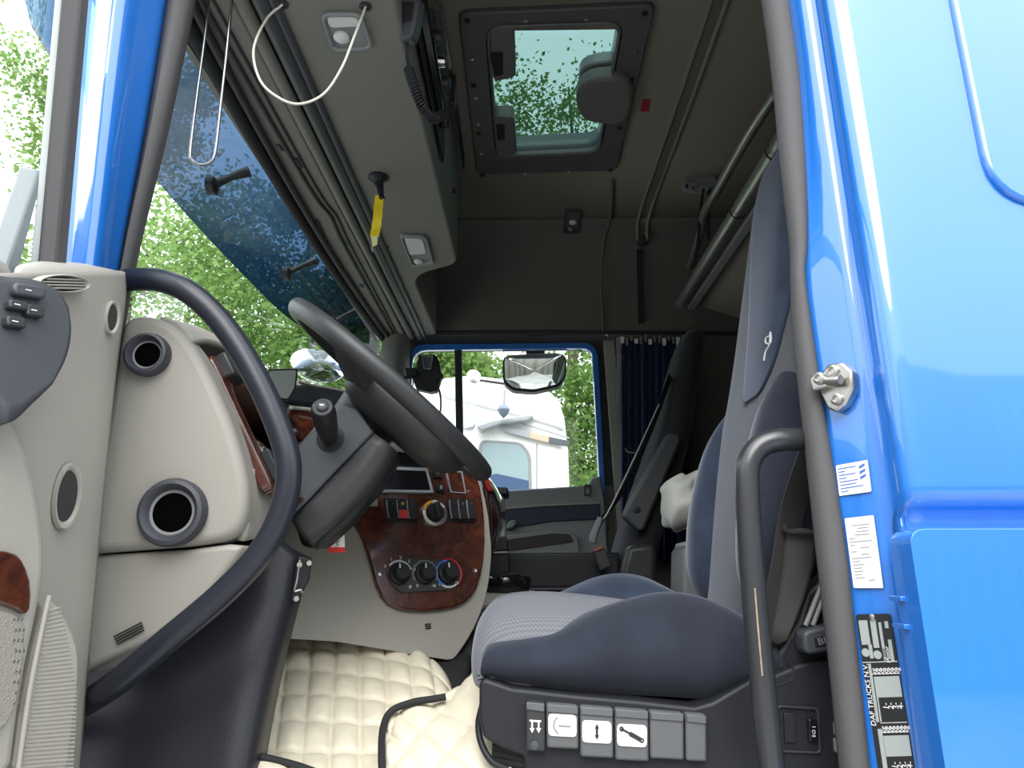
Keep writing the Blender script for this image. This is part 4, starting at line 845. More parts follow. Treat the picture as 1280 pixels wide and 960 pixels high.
# ------------------------------------------------------------------ box on the tunnel
tn = thing('tunnel_box', 'grey upright box with black lid on the engine tunnel', 'box', U(625, 745, Y=2.25))
TBP = Plane((0, 2.25, 2), (0, -1, 0))
on(TBP, 'lid', [(603, 609), (634, 610), (636, 613), (634, 619), (603, 618)], .02, .16, BLACK, tn, bevel=.006, seg=3)
on(TBP, 'upper_case', [(606, 618), (630, 619), (633, 672), (606, 674)], 0, .12, GREENG, tn, bevel=.006)
on(TBP, 'band', [(604, 672), (634, 672), (635, 688), (604, 690)], .01, .14, BLACK, tn, bevel=.004)
on(TBP, 'band_edge', [(604, 690), (634.5, 689), (634.5, 692), (604, 693)], .012, .14, GREYP, tn, bevel=.002)
on(TBP, 'lower_case', [(604, 693), (636, 692), (637, 716), (604, 720)], .005, .14, BLACK, tn, bevel=.004)
lathe('round_tray', FZ(U(630, 731, Y=2.25), (0, 0, 1)), [(.075, -.02), (.082, 0), (.083, .018), (.078, .026), (.001, .026)], GLOSS, tn, seg=32)
lathe('tray_cap', FZ(U(628, 722, Y=2.25), (0, 0, 1)), [(.055, 0), (.055, .012), (.001, .014)], BLACK, tn, seg=24)
rows = [[U(585, 752, Y=2.10), U(620, 752, Y=2.10), U(672, 752, Y=2.12)], [U(585, 742, Y=2.2), U(630, 740, Y=2.2), U(674, 745, Y=2.2)], [U(590, 738, Y=2.4), U(635, 737, Y=2.4), U(668, 738, Y=2.4)]]
patch('plinth', rows, BEIGE2, tn, nu=4, nv=4, thick=.03, off=-1)
prism('white_label', sring(U(636, 743.5, Y=2.19), V((.024, 0, 0)), V((0, .012, .006)), 1, 1, 2, 20), (0, 0, .004), PAPER, tn)
# ------------------------------------------------------------------ quilted mats
def quilt(name, top, bot, nu, nv, sub, rot, parent, h=.011, drop=None):
    N = nu*sub; M = nv*sub; vs = []
    T_ = crv(top, 16); B_ = crv(bot, 16)
    def ev(P, u): f = u*(len(P)-1); k = min(int(f), len(P)-2); return P[k].lerp(P[k+1], f-k)
    n = (top[-1]-top[0]).cross(bot[0]-top[0]).normalized()
    if n.z < 0: n = -n
    for j in range(M+1):
        for i in range(N+1):
            u, v = i/N, j/M; p = ev(T_, u).lerp(ev(B_, u), v); a, b = u*nu, v*nv
            if rot: ca, sa = math.cos(rot), math.sin(rot); a, b = a*ca-b*sa, a*sa+b*ca
            d = abs(math.sin(math.pi*a))*abs(math.sin(math.pi*b))
            p = p+n*(h*1.25*d**.42+.005*noise.noise(p*9)+.0015*noise.noise(p*60))
            if drop: p = drop(p, u, v)
            vs.append(p)
    fs = [[j*(N+1)+i, j*(N+1)+i+1, (j+1)*(N+1)+i+1, (j+1)*(N+1)+i] for j in range(M) for i in range(N)]
    return mk(name, vs, fs, QUILT, parent, sharp=180, solid=.012, offset=-1)
def drop1(p, u, v):
    k = max(0, u-.72)/.28; return p+V((0, 0, -.10*k*k))
m1 = thing('floor_mat', 'cream quilted leather floor mat covering the engine tunnel side', 'mat', U(450, 960, Y=1.3))
tp1 = [U(335, 784, Y=1.69), U(420, 793, Y=1.68), U(510, 811, Y=1.66), U(592, 846, Y=1.60)]
quilt('quilted_pad', tp1, [U(303, 985, Y=1.26), U(410, 985, Y=1.26), U(530, 985, Y=1.26), U(640, 985, Y=1.26)], 9, 6, 12, 0, m1, drop=drop1)
m2 = thing('seat_mat', 'cream quilted mat with black piping before the seat base', 'mat', U(560, 960, Y=1.25))
quilt('quilted_pad', [U(479, 912, Y=1.30), U(488, 890, Y=1.325), U(515, 880, Y=1.335), U(556, 873, Y=1.345), U(602, 832, Y=1.37)], [U(479, 990, Y=1.15), U(520, 990, Y=1.14), U(560, 990, Y=1.13), U(600, 990, Y=1.12), U(650, 990, Y=1.12)], 4, 3, 14, .62, m2, h=.010)
tube('piping', [U(479, 985, Y=1.13), U(477, 940, Y=1.205), U(479, 910, Y=1.265), U(489, 889, Y=1.295), U(515, 878, Y=1.305), U(540, 874, Y=1.31), U(557, 871, Y=1.315)], .006, MATTE, m2, res=10)
m3 = thing('step_mat', 'small cream mat with black piping in the footwell corner', 'mat', U(340, 960, Y=1.2))
quilt('quilted_pad', [U(322, 948, Y=1.22), U(360, 957, Y=1.22), U(400, 968, Y=1.22)], [U(310, 1000, Y=1.16), U(360, 1000, Y=1.16), U(400, 1000, Y=1.16)], 2, 1, 8, 0, m3, h=.006)
tube('piping', [U(320, 945, Y=1.215), U(345, 951, Y=1.215), U(372, 958, Y=1.215), U(400, 968, Y=1.215)], .0065, MATTE, m3, res=10)
prism('footwell_ramp', [V((-.70, 1.24, 1.44)), V((-.70, 1.24, 1.60)), V((-.70, 1.64, 1.79)), V((-.70, 1.70, 1.82)), V((-.70, 1.70, 1.44))], (.58, 0, 0), MATTE, floor, bevel=.01)
tn2 = tag(prism('engine_tunnel', [V((-.70, 1.705, 1.44)), V((-.70, 1.705, 1.82)), V((-.70, 1.76, 1.86)), V((-.70, 2.75, 1.86)), V((-.70, 2.85, 1.44))], (1.38, 0, 0), MATTE, bevel=.02), 'dark raised engine tunnel under the mats and centre console', 'tunnel')
# ------------------------------------------------------------------ devices at the far pillar and outside mirror
dc = thing('dash_camera', 'black dashboard camera clamped in front of the far window corner', 'camera', U(533, 490, Y=2.9))
DC = Plane((-.3, 2.9, 3), (0, -1, 0))
on(DC, 'bracket', [(523, 443), (544, 443), (549, 452), (552, 470), (546, 488), (538, 490), (520, 486), (514, 470), (520, 462)], 0, .05, BLACK, dc, bevel=.005)
ringprism('screen_rim', rpoly(quadp(DC, [(527, 445), (542, 446), (539, 463), (530, 462)], .012), .004), rpoly(quadp(DC, [(528.5, 446.5), (540.5, 447.5), (538, 461.5), (531, 460.5)], .012), .003), (0, .01, 0), CHROME, dc)
on(DC, 'screen', [(528.5, 446.5), (540.5, 447.5), (538, 461.5), (531, 460.5)], .006, .008, SCREEN, dc, bevel=.001)
on(DC, 'arm', [(506, 460), (520, 460), (522, 467), (508, 470)], .005, .03, BLACK, dc, bevel=.003)
on(DC, 'arm', [(546, 466), (554, 467), (554, 473), (546, 474)], .005, .03, BLACK, dc, bevel=.003)
tube('cable', [DC.at(546, 480), DC.at(550, 492), DC.at(551, 508), DC.at(548, 530)], .004, MATTE, dc, res=8)
tube('clamp_screw', [DC.at(505, 474, .01), DC.at(522, 468, .01)], .008, BLACK, dc, n=1, res=8)
sm = thing('kerb_mirror', 'wide convex kerb mirror hanging at the top of the passenger window', 'mirror', U(668, 490, Y=3.5))
KM = Plane((0, 3.42, 3), (0, -1, 0))
kq = rpoly(quadp(KM, [(628, 452), (632, 446), (700, 443), (708, 447), (708, 470), (700, 482), (668, 489), (640, 487), (629, 478)]), .02, 3)
prism('housing', [q+V((0, -(q.z-3.05)*.22-.022, 0)) for q in kq], (0, .06, 0), BLACK, sm, bevel=.008, seg=3)
prism('housing_cap', rpoly(quadp(KM, [(630, 450), (636, 444.5), (700, 441), (706, 446), (640, 452)]), .01), (0, .05, 0), mat('pale_grey_cap', (.35, .36, .36), rough=.4), sm, bevel=.004)
cK = KM.at(668, 466); vs = []; fs = []; nn = len(kq)
for k, s in enumerate((.0, .35, .65, .93)):
    for q in kq:
        p = cK+(q-cK)*s; p = p+V((0, -.030-.005*(1-s*s)-(p.z-cK.z)*.22, 0)); vs.append(p)
for k in range(3):
    for i in range(nn): fs.append([k*nn+i, k*nn+(i+1) % nn, (k+1)*nn+(i+1) % nn, (k+1)*nn+i])
gm = mk('mirror_glass', vs, fs, MIRROR, sm, sharp=180)
on(KM, 'bracket', [(655, 430), (683, 430), (680, 446), (660, 447)], -.005, .05, BLACK, sm, bevel=.004)
on(KM, 'bracket_arm', [(657, 424), (681, 424), (680, 436), (659, 436)], .19, .24, BLACK, sm, bevel=.004)
# ------------------------------------------------------------------ driver seat
ds = thing('driver_seat', 'grey and navy driver seat with black suspension base', 'seat', (.2, 1.4, 1.45))
prof = [(-.02, -.175), (-.060, -.168), (-.082, -.14), (-.086, -.11), (-.074, -.075), (-.045, -.052), (.02, -.044), (.12, -.050), (.24, -.065), (.36, -.08), (.46, -.08)]
rows = []
for x, z in prof:
    r = []
    for y, e, dz in ((1.15, 1, -.10), (1.155, .85, -.075), (1.175, .5, -.045), (1.21, .2, -.022), (1.28, 0, -.004), (1.40, 0, 0), (1.55, 0, -.002), (1.62, .2, -.02), (1.655, .5, -.05), (1.665, 1, -.09)):
        r.append(V((x+.03*e*e if x < 0 else x, y, max(1.825, 2+z+dz) if z > -.16 else 2+z)))
    rows.append(r)
patch('cushion', rows, GREYF, ds, nu=4, nv=4, thick=.02, off=-1)
def bolster(name, sta, Yo, Yr, Yi, m, zc=1.94):
    rings = []
    for px, pb, pt in sta:
        t = U(px, pt, Y=Yr); b = U(px, pb, Y=Yo); X = t.x; zt, zb = t.z, b.z; d = zt-zb; s = 1 if Yr > Yo else -1
        zi = min(zt-.004, zc)
        rings.append([V((X, Yo+s*.02, zb)), V((X, Yo-s*.012, zb+.25*d)), V((X, Yo-s*.016, zb+.55*d)), V((X, Yo+s*.0, zb+.82*d)), V((X, Yo+(Yr-Yo)*.55, zt-.004)), V((X, Yr, zt)),
                      V((X, Yr+(Yi-Yr)*.4, zt-(zt-zi)*.25)), V((X, Yi, zi)), V((X, Yi, zb)), V((X, (Yo+Yi)/2, zb))])
    return loft(name, rings, m, ds, n=5, sharp=180)
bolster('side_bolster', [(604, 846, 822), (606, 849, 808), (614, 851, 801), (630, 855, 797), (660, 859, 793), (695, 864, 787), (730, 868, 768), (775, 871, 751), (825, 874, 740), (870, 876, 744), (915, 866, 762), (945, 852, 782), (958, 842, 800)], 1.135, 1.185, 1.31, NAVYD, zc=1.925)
bolster('side_bolster', [(690, 790, 745), (715, 790, 733), (745, 790, 721), (775, 790, 716.5), (805, 790, 721), (835, 790, 735), (860, 795, 748)], 1.69, 1.60, 1.50, NAVY)
tube('stitch_line', [U(703, 783, Y=1.197), U(730, 770, Y=1.196), U(775, 753, Y=1.196), U(825, 742, Y=1.196), U(870, 746, Y=1.196), U(915, 764, Y=1.196)], .0014, GREYB, ds, res=6)
# backrest
BR = [(-.10, .372, .20, .13), (.0, .386, .225, .135), (.10, .400, .23, .135), (.22, .420, .225, .13), (.30, .436, .21, .12), (.36, .450, .195, .115), (.46, .470, .180, .11), (.60, .497, .168, .10), (.72, .520, .158, .09), (.80, .534, .145, .085), (.86, .547, .12, .075), (.89, .56, .07, .05)]
YC = 1.42
loft('backrest', [sring((x+t/2, YC, 2+z), V((1, 0, 0)), V((0, 1, 0)), t/2, w, 3.2, 32) for z, x, w, t in BR], GREYB, ds, n=3, sharp=180)
def bfront(z, y):
    for a, b in zip(BR, BR[1:]):
        if a[0] <= z <= b[0]:
            f = (z-a[0])/(b[0]-a[0]); x = a[1]+(b[1]-a[1])*f; w = a[2]+(b[2]-a[2])*f; t = a[3]+(b[3]-a[3])*f
            q = min(.985, abs(y-YC)/w); return x+t/2-t/2*(1-q**3.2)**(1/3.2)
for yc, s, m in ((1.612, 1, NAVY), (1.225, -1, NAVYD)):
    rings = []
    for z, k in ((-.07, .25), (-.05, .6), (.0, .9), (.09, 1.0), (.18, .92), (.26, .72), (.31, .45), (.345, .15)):
        xc = .372+.155*(z+.1)+.055; rings.append(sring((xc-.018*k, yc-s*.03*(1-k), 2+z), V((1, 0, 0)), V((0, 1, 0)), .02+.055*k, .012+.062*k, 2.4, 20))
    loft('back_bolster', rings, m, ds, n=5, sharp=180)
rows = []
for z, y0, y1 in ((.315, 1.37, 1.31), (.33, 1.39, 1.285), (.38, 1.405, 1.26), (.50, 1.425, 1.25), (.64, 1.465, 1.257), (.76, 1.49, 1.275), (.83, 1.475, 1.30), (.865, 1.45, 1.36)):
    rows.append([V((bfront(z, y0+(y1-y0)*k/6)-.002, y0+(y1-y0)*k/6, 2+z)) for k in range(7)])
patch('headrest_panel', rows, NAVY, ds, nu=3, nv=4, thick=.006)
def bf(px, py, o=.006):
    p = U(px, py, Y=1.40)
    for _ in range(10): p = U(px, py, X=bfront(p.z-2, p.y)-o)
    return p
tube('embroidery', [bf(962, 420), bf(958, 422), bf(957, 428), bf(962, 430), bf(964, 425), bf(963, 415), bf(962, 430), bf(957, 440), bf(955, 451)], .0018, mat('silver_thread', (.55, .55, .55), rough=.5), ds, res=6)
# safety belt and clip
bl_ = ribbon('belt', [U(1030, 520, Y=1.13), U(1008, 580, Y=1.13), U(990, 640, Y=1.125), U(982, 690, Y=1.12), U(972, 740, Y=1.12), U(962, 790, Y=1.12), U(958, 812, Y=1.125)], [V((.9, .35, .3))]*60, .045, .002, BELT, ds)
rows = [[U(985, 662, Y=1.115), U(1002, 660, Y=1.11), U(1022, 664, Y=1.11)], [U(978, 700, Y=1.12), U(1000, 705, Y=1.11), U(1018, 700, Y=1.11)], [U(972, 750, Y=1.12), U(990, 752, Y=1.115), U(1004, 750, Y=1.11)], [U(962, 800, Y=1.12), U(972, 805, Y=1.115), U(984, 800, Y=1.11)]]
patch('belt_lower', rows, BELT, ds, nu=3, nv=3, thick=.003)
tube('belt_clip', [U(982, 656, Y=1.105), U(984, 664, Y=1.105), U(1006, 666, Y=1.10), U(1030, 667, Y=1.10)], .0045, MATTE, ds, res=8)
# base shell
SB = Plane((.2, 1.115, 1.8), (0, -1, 0))
on(SB, 'base_shell', [(599, 854), (606, 848), (640, 860), (720, 869), (800, 876), (868, 884), (890, 878), (935, 852), (955, 825), (966, 845), (1000, 830), (1065, 818), (1075, 985), (660, 985), (655, 945), (625, 935), (604, 922), (599, 900)], 0, .50, BLACK, ds, bevel=.012, seg=4)
on(SB, 'side_shield', [(940, 862), (968, 828), (984, 800), (1000, 775), (1010, 740), (1075, 690), (1080, 840), (1010, 850), (965, 862)], -.01, .06, BLACK, ds, bevel=.008, seg=3)
box('suspension', (-.02, 1.2, 1.44), (.38, 1.58, 1.74), MATTE, ds, bevel=.02)
box('floor_plate', (-.08, 1.16, 1.44), (.44, 1.62, 1.465), BLACK, ds, bevel=.004)
for k in range(3): tube('bellows', [SB.at(615, 938+k*9, -.03-.004*k), SB.at(680, 948+k*8, -.02), SB.at(800, 956+k*8, -.02), SB.at(960, 966+k*8, -.02)], .007, MATTE, ds, n=3, res=8)
tube('slide_lever', [U(603, 880, Y=1.20), U(598, 905, Y=1.16), U(602, 930, Y=1.14), U(615, 952, Y=1.13), U(635, 962, Y=1.13)], .005, BLACK, ds, res=8)
lv = [(657, 681, 874, 936, 'dark'), (682.5, 722, 877, 932, 'w'), (724, 765, 880, 943, 'w'), (767, 808.5, 883, 947, 'w'), (810, 852, 886, 945, ''), (854, 880, 889, 948, '')]
LVG = mat('grey_lever', (.085, .087, .092), rough=.5, bump=.08, bscale=400)
for k, (x0, x1, y0, y1, s) in enumerate(lv):
    q = [(x0, y0), (x1, y0+(x1-x0)*.08), (x1+.5, y1+(x1-x0)*.05), (x0+.5, y1)]
    l = on(SB, 'lever', q, .016, .02, DARK if s == 'dark' else LVG, ds, bevel=.004, seg=3)
    on(SB, 'lever_lip', [(x0+1, y0+1), (x1-1, y0+3), (x1-1, y0+13), (x0+1, y0+10)], .0185, .004, LVG, l, bevel=.001)
    cx = (x0+x1)/2
    if s == 'w':
        ym = {1: 903, 2: 911, 3: 915.5}[k]
        prism('symbol_plate', rpoly(quadp(SB, [(x0+2.5, ym-14), (x1-2.5, ym-12), (x1-2.5, ym+15), (x0+2.5, ym+13)], .018), .006), V((0, .003, 0)), PAPER, l)
        P3 = lambda a, b: SB.at(cx+a, ym+b, .0192)
        if k == 1:
            tube('symbol', [P3(-6, -10), P3(-10, -5), P3(-10, 4), P3(-5, 10)], .0012, INKG, l, res=6); tube('symbol', [P3(-5, 0), P3(10, 1)], .0013, INKG, l, n=1, res=6, smooth=False)
        if k == 2:
            for sgn in (-1, 1): prism('symbol', [P3(-2.6, sgn*4), P3(2.6, sgn*4), P3(0, sgn*10)], V((0, -.0006, 0)), INKK, l)
            tube('symbol', [P3(0, -5), P3(0, 5)], .0016, INKK, l, n=1, res=6, smooth=False)
        if k == 3:
            tube('symbol', [P3(-13, -8), P3(-2, -2)], .0014, INKK, l, n=1, res=6, smooth=False); tube('symbol', [P3(-3, -2.5), P3(10, 5)], .0030, INKK, l, n=1, res=6, smooth=False)
            for a, b in ((-13, -8), (12, 6)): lathe('symbol', FZ(P3(a, b), SB.n), [(.0032, 0), (.0032, .0006), (.0014, .0006), (.0014, 0)], INKK, l, seg=12, cap=False)
    if s == 'dark':
        P3 = lambda a, b: SB.at(cx+a, 902+b, .0165)
        tube('symbol', [P3(-7, -4), P3(7, -3)], .0014, PRINT, l, n=1, res=6, smooth=False)
        for a in (-4, 4):
            tube('symbol', [P3(a, -4), P3(a, 6)], .0014, PRINT, l, n=1, res=6, smooth=False); prism('symbol', [P3(a-3, 5), P3(a+3, 5.3), P3(a, 11)], V((0, -.0006, 0)), PRINT, l)
        lathe('lever_pin', FZ(SB.at(cx-1, 928, .016), SB.n), [(.006, 0), (.006, .003), (.001, .004)], DARK2, l, seg=14)
ringprism('switch_surround', rpoly(quadp(SB, [(970, 881), (1023, 884), (1026, 942), (972, 940)], .004), .006), rpoly(quadp(SB, [(973, 884), (1020, 887), (1023, 939), (975, 937)], .004), .005), V((0, .006, 0)), DARK, ds, bevel=.001)
on(SB, 'blank_plate', [(979, 891), (993, 891), (994, 928), (980, 928)], .004, .005, BLACK, ds, bevel=.001)
r_ = on(SB, 'heater_rocker', [(1008, 897), (1019, 898), (1020, 926), (1009, 925)], .008, .01, GLOSS, ds, bevel=.002)
for s, y in (('I', 907), ('O', 913), ('II', 918)): text('mark', s, Frame(SB.at(1014, y, .0085), V((0, 0, -1)), V((1, 0, 0)), SB.n), .007, PRINT, r_)
for s, y in (('-', 890), ('+', 910.5), ('+', 931)):
    b_ = prism('air_button', rpoly(quadp(SB, [(1041, y-9.5), (1062, y-9), (1063, y+9.5), (1042, y+9)], .010), .004), V((0, .012, 0)), GREYP, ds, bevel=.002)
    text('mark', s, Frame(SB.at(1050.5, y+1, .0105), V((1, 0, 0)), V((0, 0, 1)), SB.n), .022, PRINT, b_)
pd_ = on(SB, 'belt_buckle_cover', [(995, 790), (1000, 786), (1045, 776), (1055, 776), (1055, 806), (1003, 816), (996, 810)], .028, .04, DARK2, ds, bevel=.006, seg=3)
on(SB, 'name_inset', [(1008, 795), (1052, 786), (1052, 801), (1010, 808)], .0285, .002, BLACK, pd_, bevel=.0005)
text('lettering', 'BE-GE', Frame(SB.at(1012, 800.5, .029), (SB.at(1050, 792)-SB.at(1012, 800.5)), SB.n.cross((SB.at(1050, 792)-SB.at(1012, 800.5)).normalized()), SB.n), .013, GREYP, pd_, align='LEFT', sx=1.25)
tube('shield_groove', [SB.at(985, 822, .0), SB.at(992, 838, .0), SB.at(990, 850, .0), SB.at(968, 858, .0)], .0012, MATTE, ds, res=6)
for k in range(2): tube('strut', [SB.at(1007+k*9, 782, -.0), SB.at(1030+k*7, 725, -.0)], .004, GREYP, ds, n=1, res=8, smooth=False)
# ------------------------------------------------------------------ passenger seat
ps = thing('passenger_seat', 'dark passenger seat with slanted armrest by the navy curtain', 'seat', (.4, 2.7, 1.9))
PB = [(-.02, .31, .20, .15), (.10, .345, .22, .15), (.25, .40, .22, .15), (.40, .46, .21, .14), (.52, .505, .19, .13), (.62, .535, .165, .12), (.74, .572, .155, .11), (.83, .602, .14, .10), (.89, .63, .11, .08), (.915, .65, .06, .05)]
DKF = mat('dark_seat_fabric', (.030, .030, .033), rough=.95, bump=.3, bscale=500, spec=.1, sheen=.2)
loft('backrest', [sring((x+t/2, 2.74, 2+z), V((1, 0, 0)), V((0, 1, 0)), t/2, w, 3, 28) for z, x, w, t in PB], DKF, ps, n=3, sharp=180)
rows = [[V((x, y, 2+z-.02*abs(y-2.74)/.2)) for y in (2.52, 2.60, 2.74, 2.88, 2.96)] for x, z in ((-.04, -.12), (-.06, -.06), (-.03, -.02), (.1, -.02), (.25, -.035), (.40, -.03))]
patch('cushion', rows, DKF, ps, nu=3, nv=4, thick=.06, off=-1)
AR = Plane((.4, 2.46, 2.3), (0, -1, 0))
box('seat_box', (-.15, 2.53, 1.86), (.33, 2.92, 2.055), BLACK, ps, bevel=.01, seg=3)
rbox('drawer_front', FZ(V((.09, 2.525, 1.99)), (0, -1, 0), (1, 0, 0)), .46, .10, .012, BLACK, ps, bevel=.004)
box('drawer_line', (-.14, 2.515, 1.93), (.32, 2.53, 1.936), DARK2, ps, bevel=.001)
on(AR, 'armrest', [(835, 541), (848, 542), (852, 550), (806, 662), (798, 664), (779, 646), (780, 640)], 0, .06, DARK2, ps, bevel=.010, seg=4)
lathe('armrest_bolt', FZ(AR.at(796, 637, .002), AR.n), [(.012, -.002), (.012, .002), (.006, .003), (.001, .003)], BLACK, ps, seg=18)
tube('armrest_seam', [AR.at(848, 552, .001), AR.at(803, 660, .001)], .002, MATTE, ps, n=1, res=6, smooth=False)
on(AR, 'side_shield', [(785, 682), (818, 679), (822, 690), (820, 745), (768, 745)], .0, .08, DARK, ps, bevel=.02, seg=4)
bk2 = on(Plane((.3, 2.42, 2), (0, -1, 0)), 'buckle', [(741, 688), (754, 682), (758, 688), (765, 708), (750, 714)], .0, .03, DARK, ps, bevel=.005, seg=3)
on(Plane((.3, 2.415, 2), (0, -1, 0)), 'buckle_button', [(742, 687), (753, 682), (755, 685), (743, 690)], .002, .01, mat('dull_red', (.22, .06, .03), rough=.5), bk2, bevel=.001)
ribbon('belt', [U(838, 470, Y=2.62), U(812, 540, Y=2.58), U(780, 610, Y=2.54), U(752, 650, Y=2.52), U(742, 672, Y=2.52)], [V((.6, .75, .2))]*50, .035, .002, BELT, ps)
tube('belt_edge', [U(824, 505, Y=2.58), U(793, 572, Y=2.53), U(760, 640, Y=2.50), U(748, 652, Y=2.50)], .0028, mat('pale_edge', (.45, .45, .46), rough=.4), ps, res=6)
tube('hook_wire', [U(781, 560, Y=2.55), U(785, 565, Y=2.55), U(793, 566, Y=2.53)], .003, STEEL, ps, res=6)
rows = [[U(748, 646, Y=2.50), U(754, 648, Y=2.49)], [U(738, 668, Y=2.50), U(746, 670, Y=2.49)], [U(736, 678, Y=2.50), U(745, 680, Y=2.49)]]
patch('belt_sleeve', rows, mat('grey_sleeve', (.16, .17, .18), rough=.7, bump=.5, bscale=300), ps, nu=2, nv=3, thick=.012)
# white bundle behind the driver seat and a pale box under it
bd_ = []
pts = [(832, 626), (835, 600), (846, 594), (862, 592), (880, 583), (900, 578), (905, 640), (880, 652), (858, 662), (840, 663), (832, 650)]
PB2 = Plane((.5, 2.15, 2.2), (0, -1, 0)); q = chk(quadp(PB2, pts), 2); cb = sum(q, V((0, 0, 0)))/len(q)
rings = []
for k, (s, y) in enumerate(((.25, -.055), (.6, -.045), (.88, -.02), (1, .03), (.97, .10), (.8, .16), (.4, .19))):
    r = []
    for i, p in enumerate(q):
        v = cb+(p-cb)*s+V((0, y, 0)); v += V((.01, -.032, .008))*noise.noise(v*13)+V((.010, -.020, .010))*noise.noise(v*27); r.append(v)
    rings.append(r)
tag(loft('cloth_bundle', rings, CLOTH, n=3, sharp=180), 'crumpled white cloth bundle behind the driver backrest', 'cloth')
pb_ = thing('pale_box', 'pale grey box edge below the white bundle', 'box', U(868, 710, Y=2.2))
PB3 = Plane((.5, 2.2, 2), (0, -1, 0))
on(PB3, 'case', [(855, 690), (862, 678), (905, 672), (905, 775), (854, 775)], 0, .2, GREYP, pb_, bevel=.010, seg=3)
on(PB3, 'lid', [(860, 677), (905, 668), (905, 682), (860, 686)], .01, .2, CLOTH, pb_, bevel=.006)
box('bed_base', (0, 0, 0), (.01, .01, .01), MATTE) if False else None
tag(box('lower_bunk', (.72, 1.08, 1.45), (1.44, 3.19, 1.98), NAVYD, bevel=.04, seg=4), 'dark lower bunk behind the seats', 'bunk')

# ------------------------------------------------------------------ on the blue door jamb
sk = thing('door_striker', 'steel door striker bolted to the blue door jamb', 'striker', JAMB.at(1052, 510))
on(JAMB, 'plate', [(1043, 457), (1060, 455), (1073, 466), (1074, 488), (1064, 508), (1052, 517), (1042, 512), (1031, 490), (1033, 470)], .016, .018, STEEL, sk, bevel=.003)
on(JAMB, 'jaw', [(1026, 474), (1045, 470), (1048, 486), (1030, 494)], .030, .018, STEEL, sk, bevel=.003)
tube('striker_pin', [JAMB.at(1042, 479, .026), JAMB.at(1064, 478, .026)], .007, STEEL, sk, n=1, res=12, smooth=False)
for px, py in ((1050, 466), (1055, 501), (1040, 477)):
    lathe('bolt', FZ(JAMB.at(px, py, .016 if py != 477 else .030), JAMB.n), [(.009, 0), (.0085, .004), (.005, .005), (.0045, .002), (.001, .002)], STEEL, sk, seg=16)
s1_ = thing('warning_sticker', 'square white sticker with blue bars on the door jamb', 'sticker', JAMB.at(1066, 620))
prism('paper', rpoly(quadp(JAMB, [(1045.5, 582), (1085, 575), (1090, 614.5), (1050, 620)], .0018), .002), JAMB.n*-.0012, PAPER, s1_)
for k in range(3): on(JAMB, 'blue_bar', [(1074.5+k*.8, 583+k*6.6), (1081.5+k*.8, 579+k*6.6), (1082+k*.8, 582+k*6.6), (1075+k*.8, 586.3+k*6.6)], .0022, .0004, INKB, s1_, bevel=0)
def line(par, x, y, dx, dy, m, h=1.1): on(JAMB, 'print_line', [(x, y-h/2), (x+dx, y+dy-h/2), (x+dx+.15, y+dy+h/2), (x+.15, y+h/2)], .0022, .0004, m, par, bevel=0)
for k, w in enumerate((22, 8, 21, 9, 23, 20, 28, 9)): line(s1_, 1048.3+k*.62, 586.5+k*4.1, w, -w*.16, INKB)
s2_ = thing('data_sticker', 'tall white data sticker with faint print on the door jamb', 'sticker', JAMB.at(1080, 735))
prism('paper', rpoly(quadp(JAMB, [(1056.5, 648), (1092.5, 644), (1105, 735), (1068, 735)], .0018), .002), JAMB.n*-.0012, PAPER, s2_)
for k, (a0, w) in enumerate(((6, 22), (12, 14), (10, 16), (8, 18), (0, 8), (0, 28), (0, 6), (12, 12), (0, 7), (12, 10), (0, 24), (0, 9), (0, 14), (0, 11), (0, 11), (0, 9), (0, 12), (16, 8))):
    t = (k+.6)/18.6; line(s2_, 1059.5+t*11.8+a0, 655+t*76-a0*.1, w, -w*.09, INKG, 1.0)
tp = thing('type_plate', 'black and silver maker type plate riveted to the door jamb', 'plate', JAMB.at(1105, 960))
tq = [(1070.5, 768), (1113.5, 767), (1148, 985), (1102, 985)]
prism('plate', rpoly(quadp(JAMB, tq, .002), .004), JAMB.n*-.0015, INKK, tp)
def T(u, v): # bilinear on the plate, u across, v down
    y = 768+(985-768)*v; xl = 1070.5+(1102-1070.5)*v; xr = 1113.5+(1148-1113.5)*v; return xl+(xr-xl)*u, y-u*1.5
def field(u0, v0, u1, v1, nm='field', m=PLATE): on(JAMB, nm, [T(u0, v0), T(u1, v0), T(u1, v1), T(u0, v1)], .0024, .0005, m, tp, bevel=0)
field(.06, .035, .31, .175); field(.24, .175, .34, .255); field(.39, .035, .55, .195); field(.62, .05, .70, .27); field(.80, .045, .90, .085); field(.82, .15, .92, .275)
field(.15, .285, .23, .62); field(.0, .275, 1, .278, 'rule', PRINT)
field(.26, .36, .98, .48); field(.26, .48, .30, .62); field(.26, .625, 1.0, .628, 'rule', PRINT); field(.28, .70, .98, .82); field(.15, .66, .27, .90); field(.26, .94, 1.0, .99)
pf = lambda u, v: (lambda a, e: Frame(a, e, JAMB.n.cross(e.normalized()), JAMB.n))(JAMB.at(*T(u, v), .0025), JAMB.at(*T(u, v-.03), .0025)-JAMB.at(*T(u, v), .0025))
text('lettering', 'DAF TRUCKS N.V.', pf(.075, .46), .0092, PRINT, tp, ext=.0001)
for k in range(7):
    text('lettering', 'kg', pf(.30+.11*k, .33), .0088, PRINT, tp, ext=.0001); text('lettering', 'kg', pf(.32+.105*k, .665), .0088, PRINT, tp, ext=.0001)
for k in range(4):
    text('lettering', '%d-' % (k+1), pf(.48+.14*k, .53), .0095, PRINT, tp, ext=.0001); text('lettering', '%d-' % (k+1), pf(.48+.14*k, .87), .0095, PRINT, tp, ext=.0001)
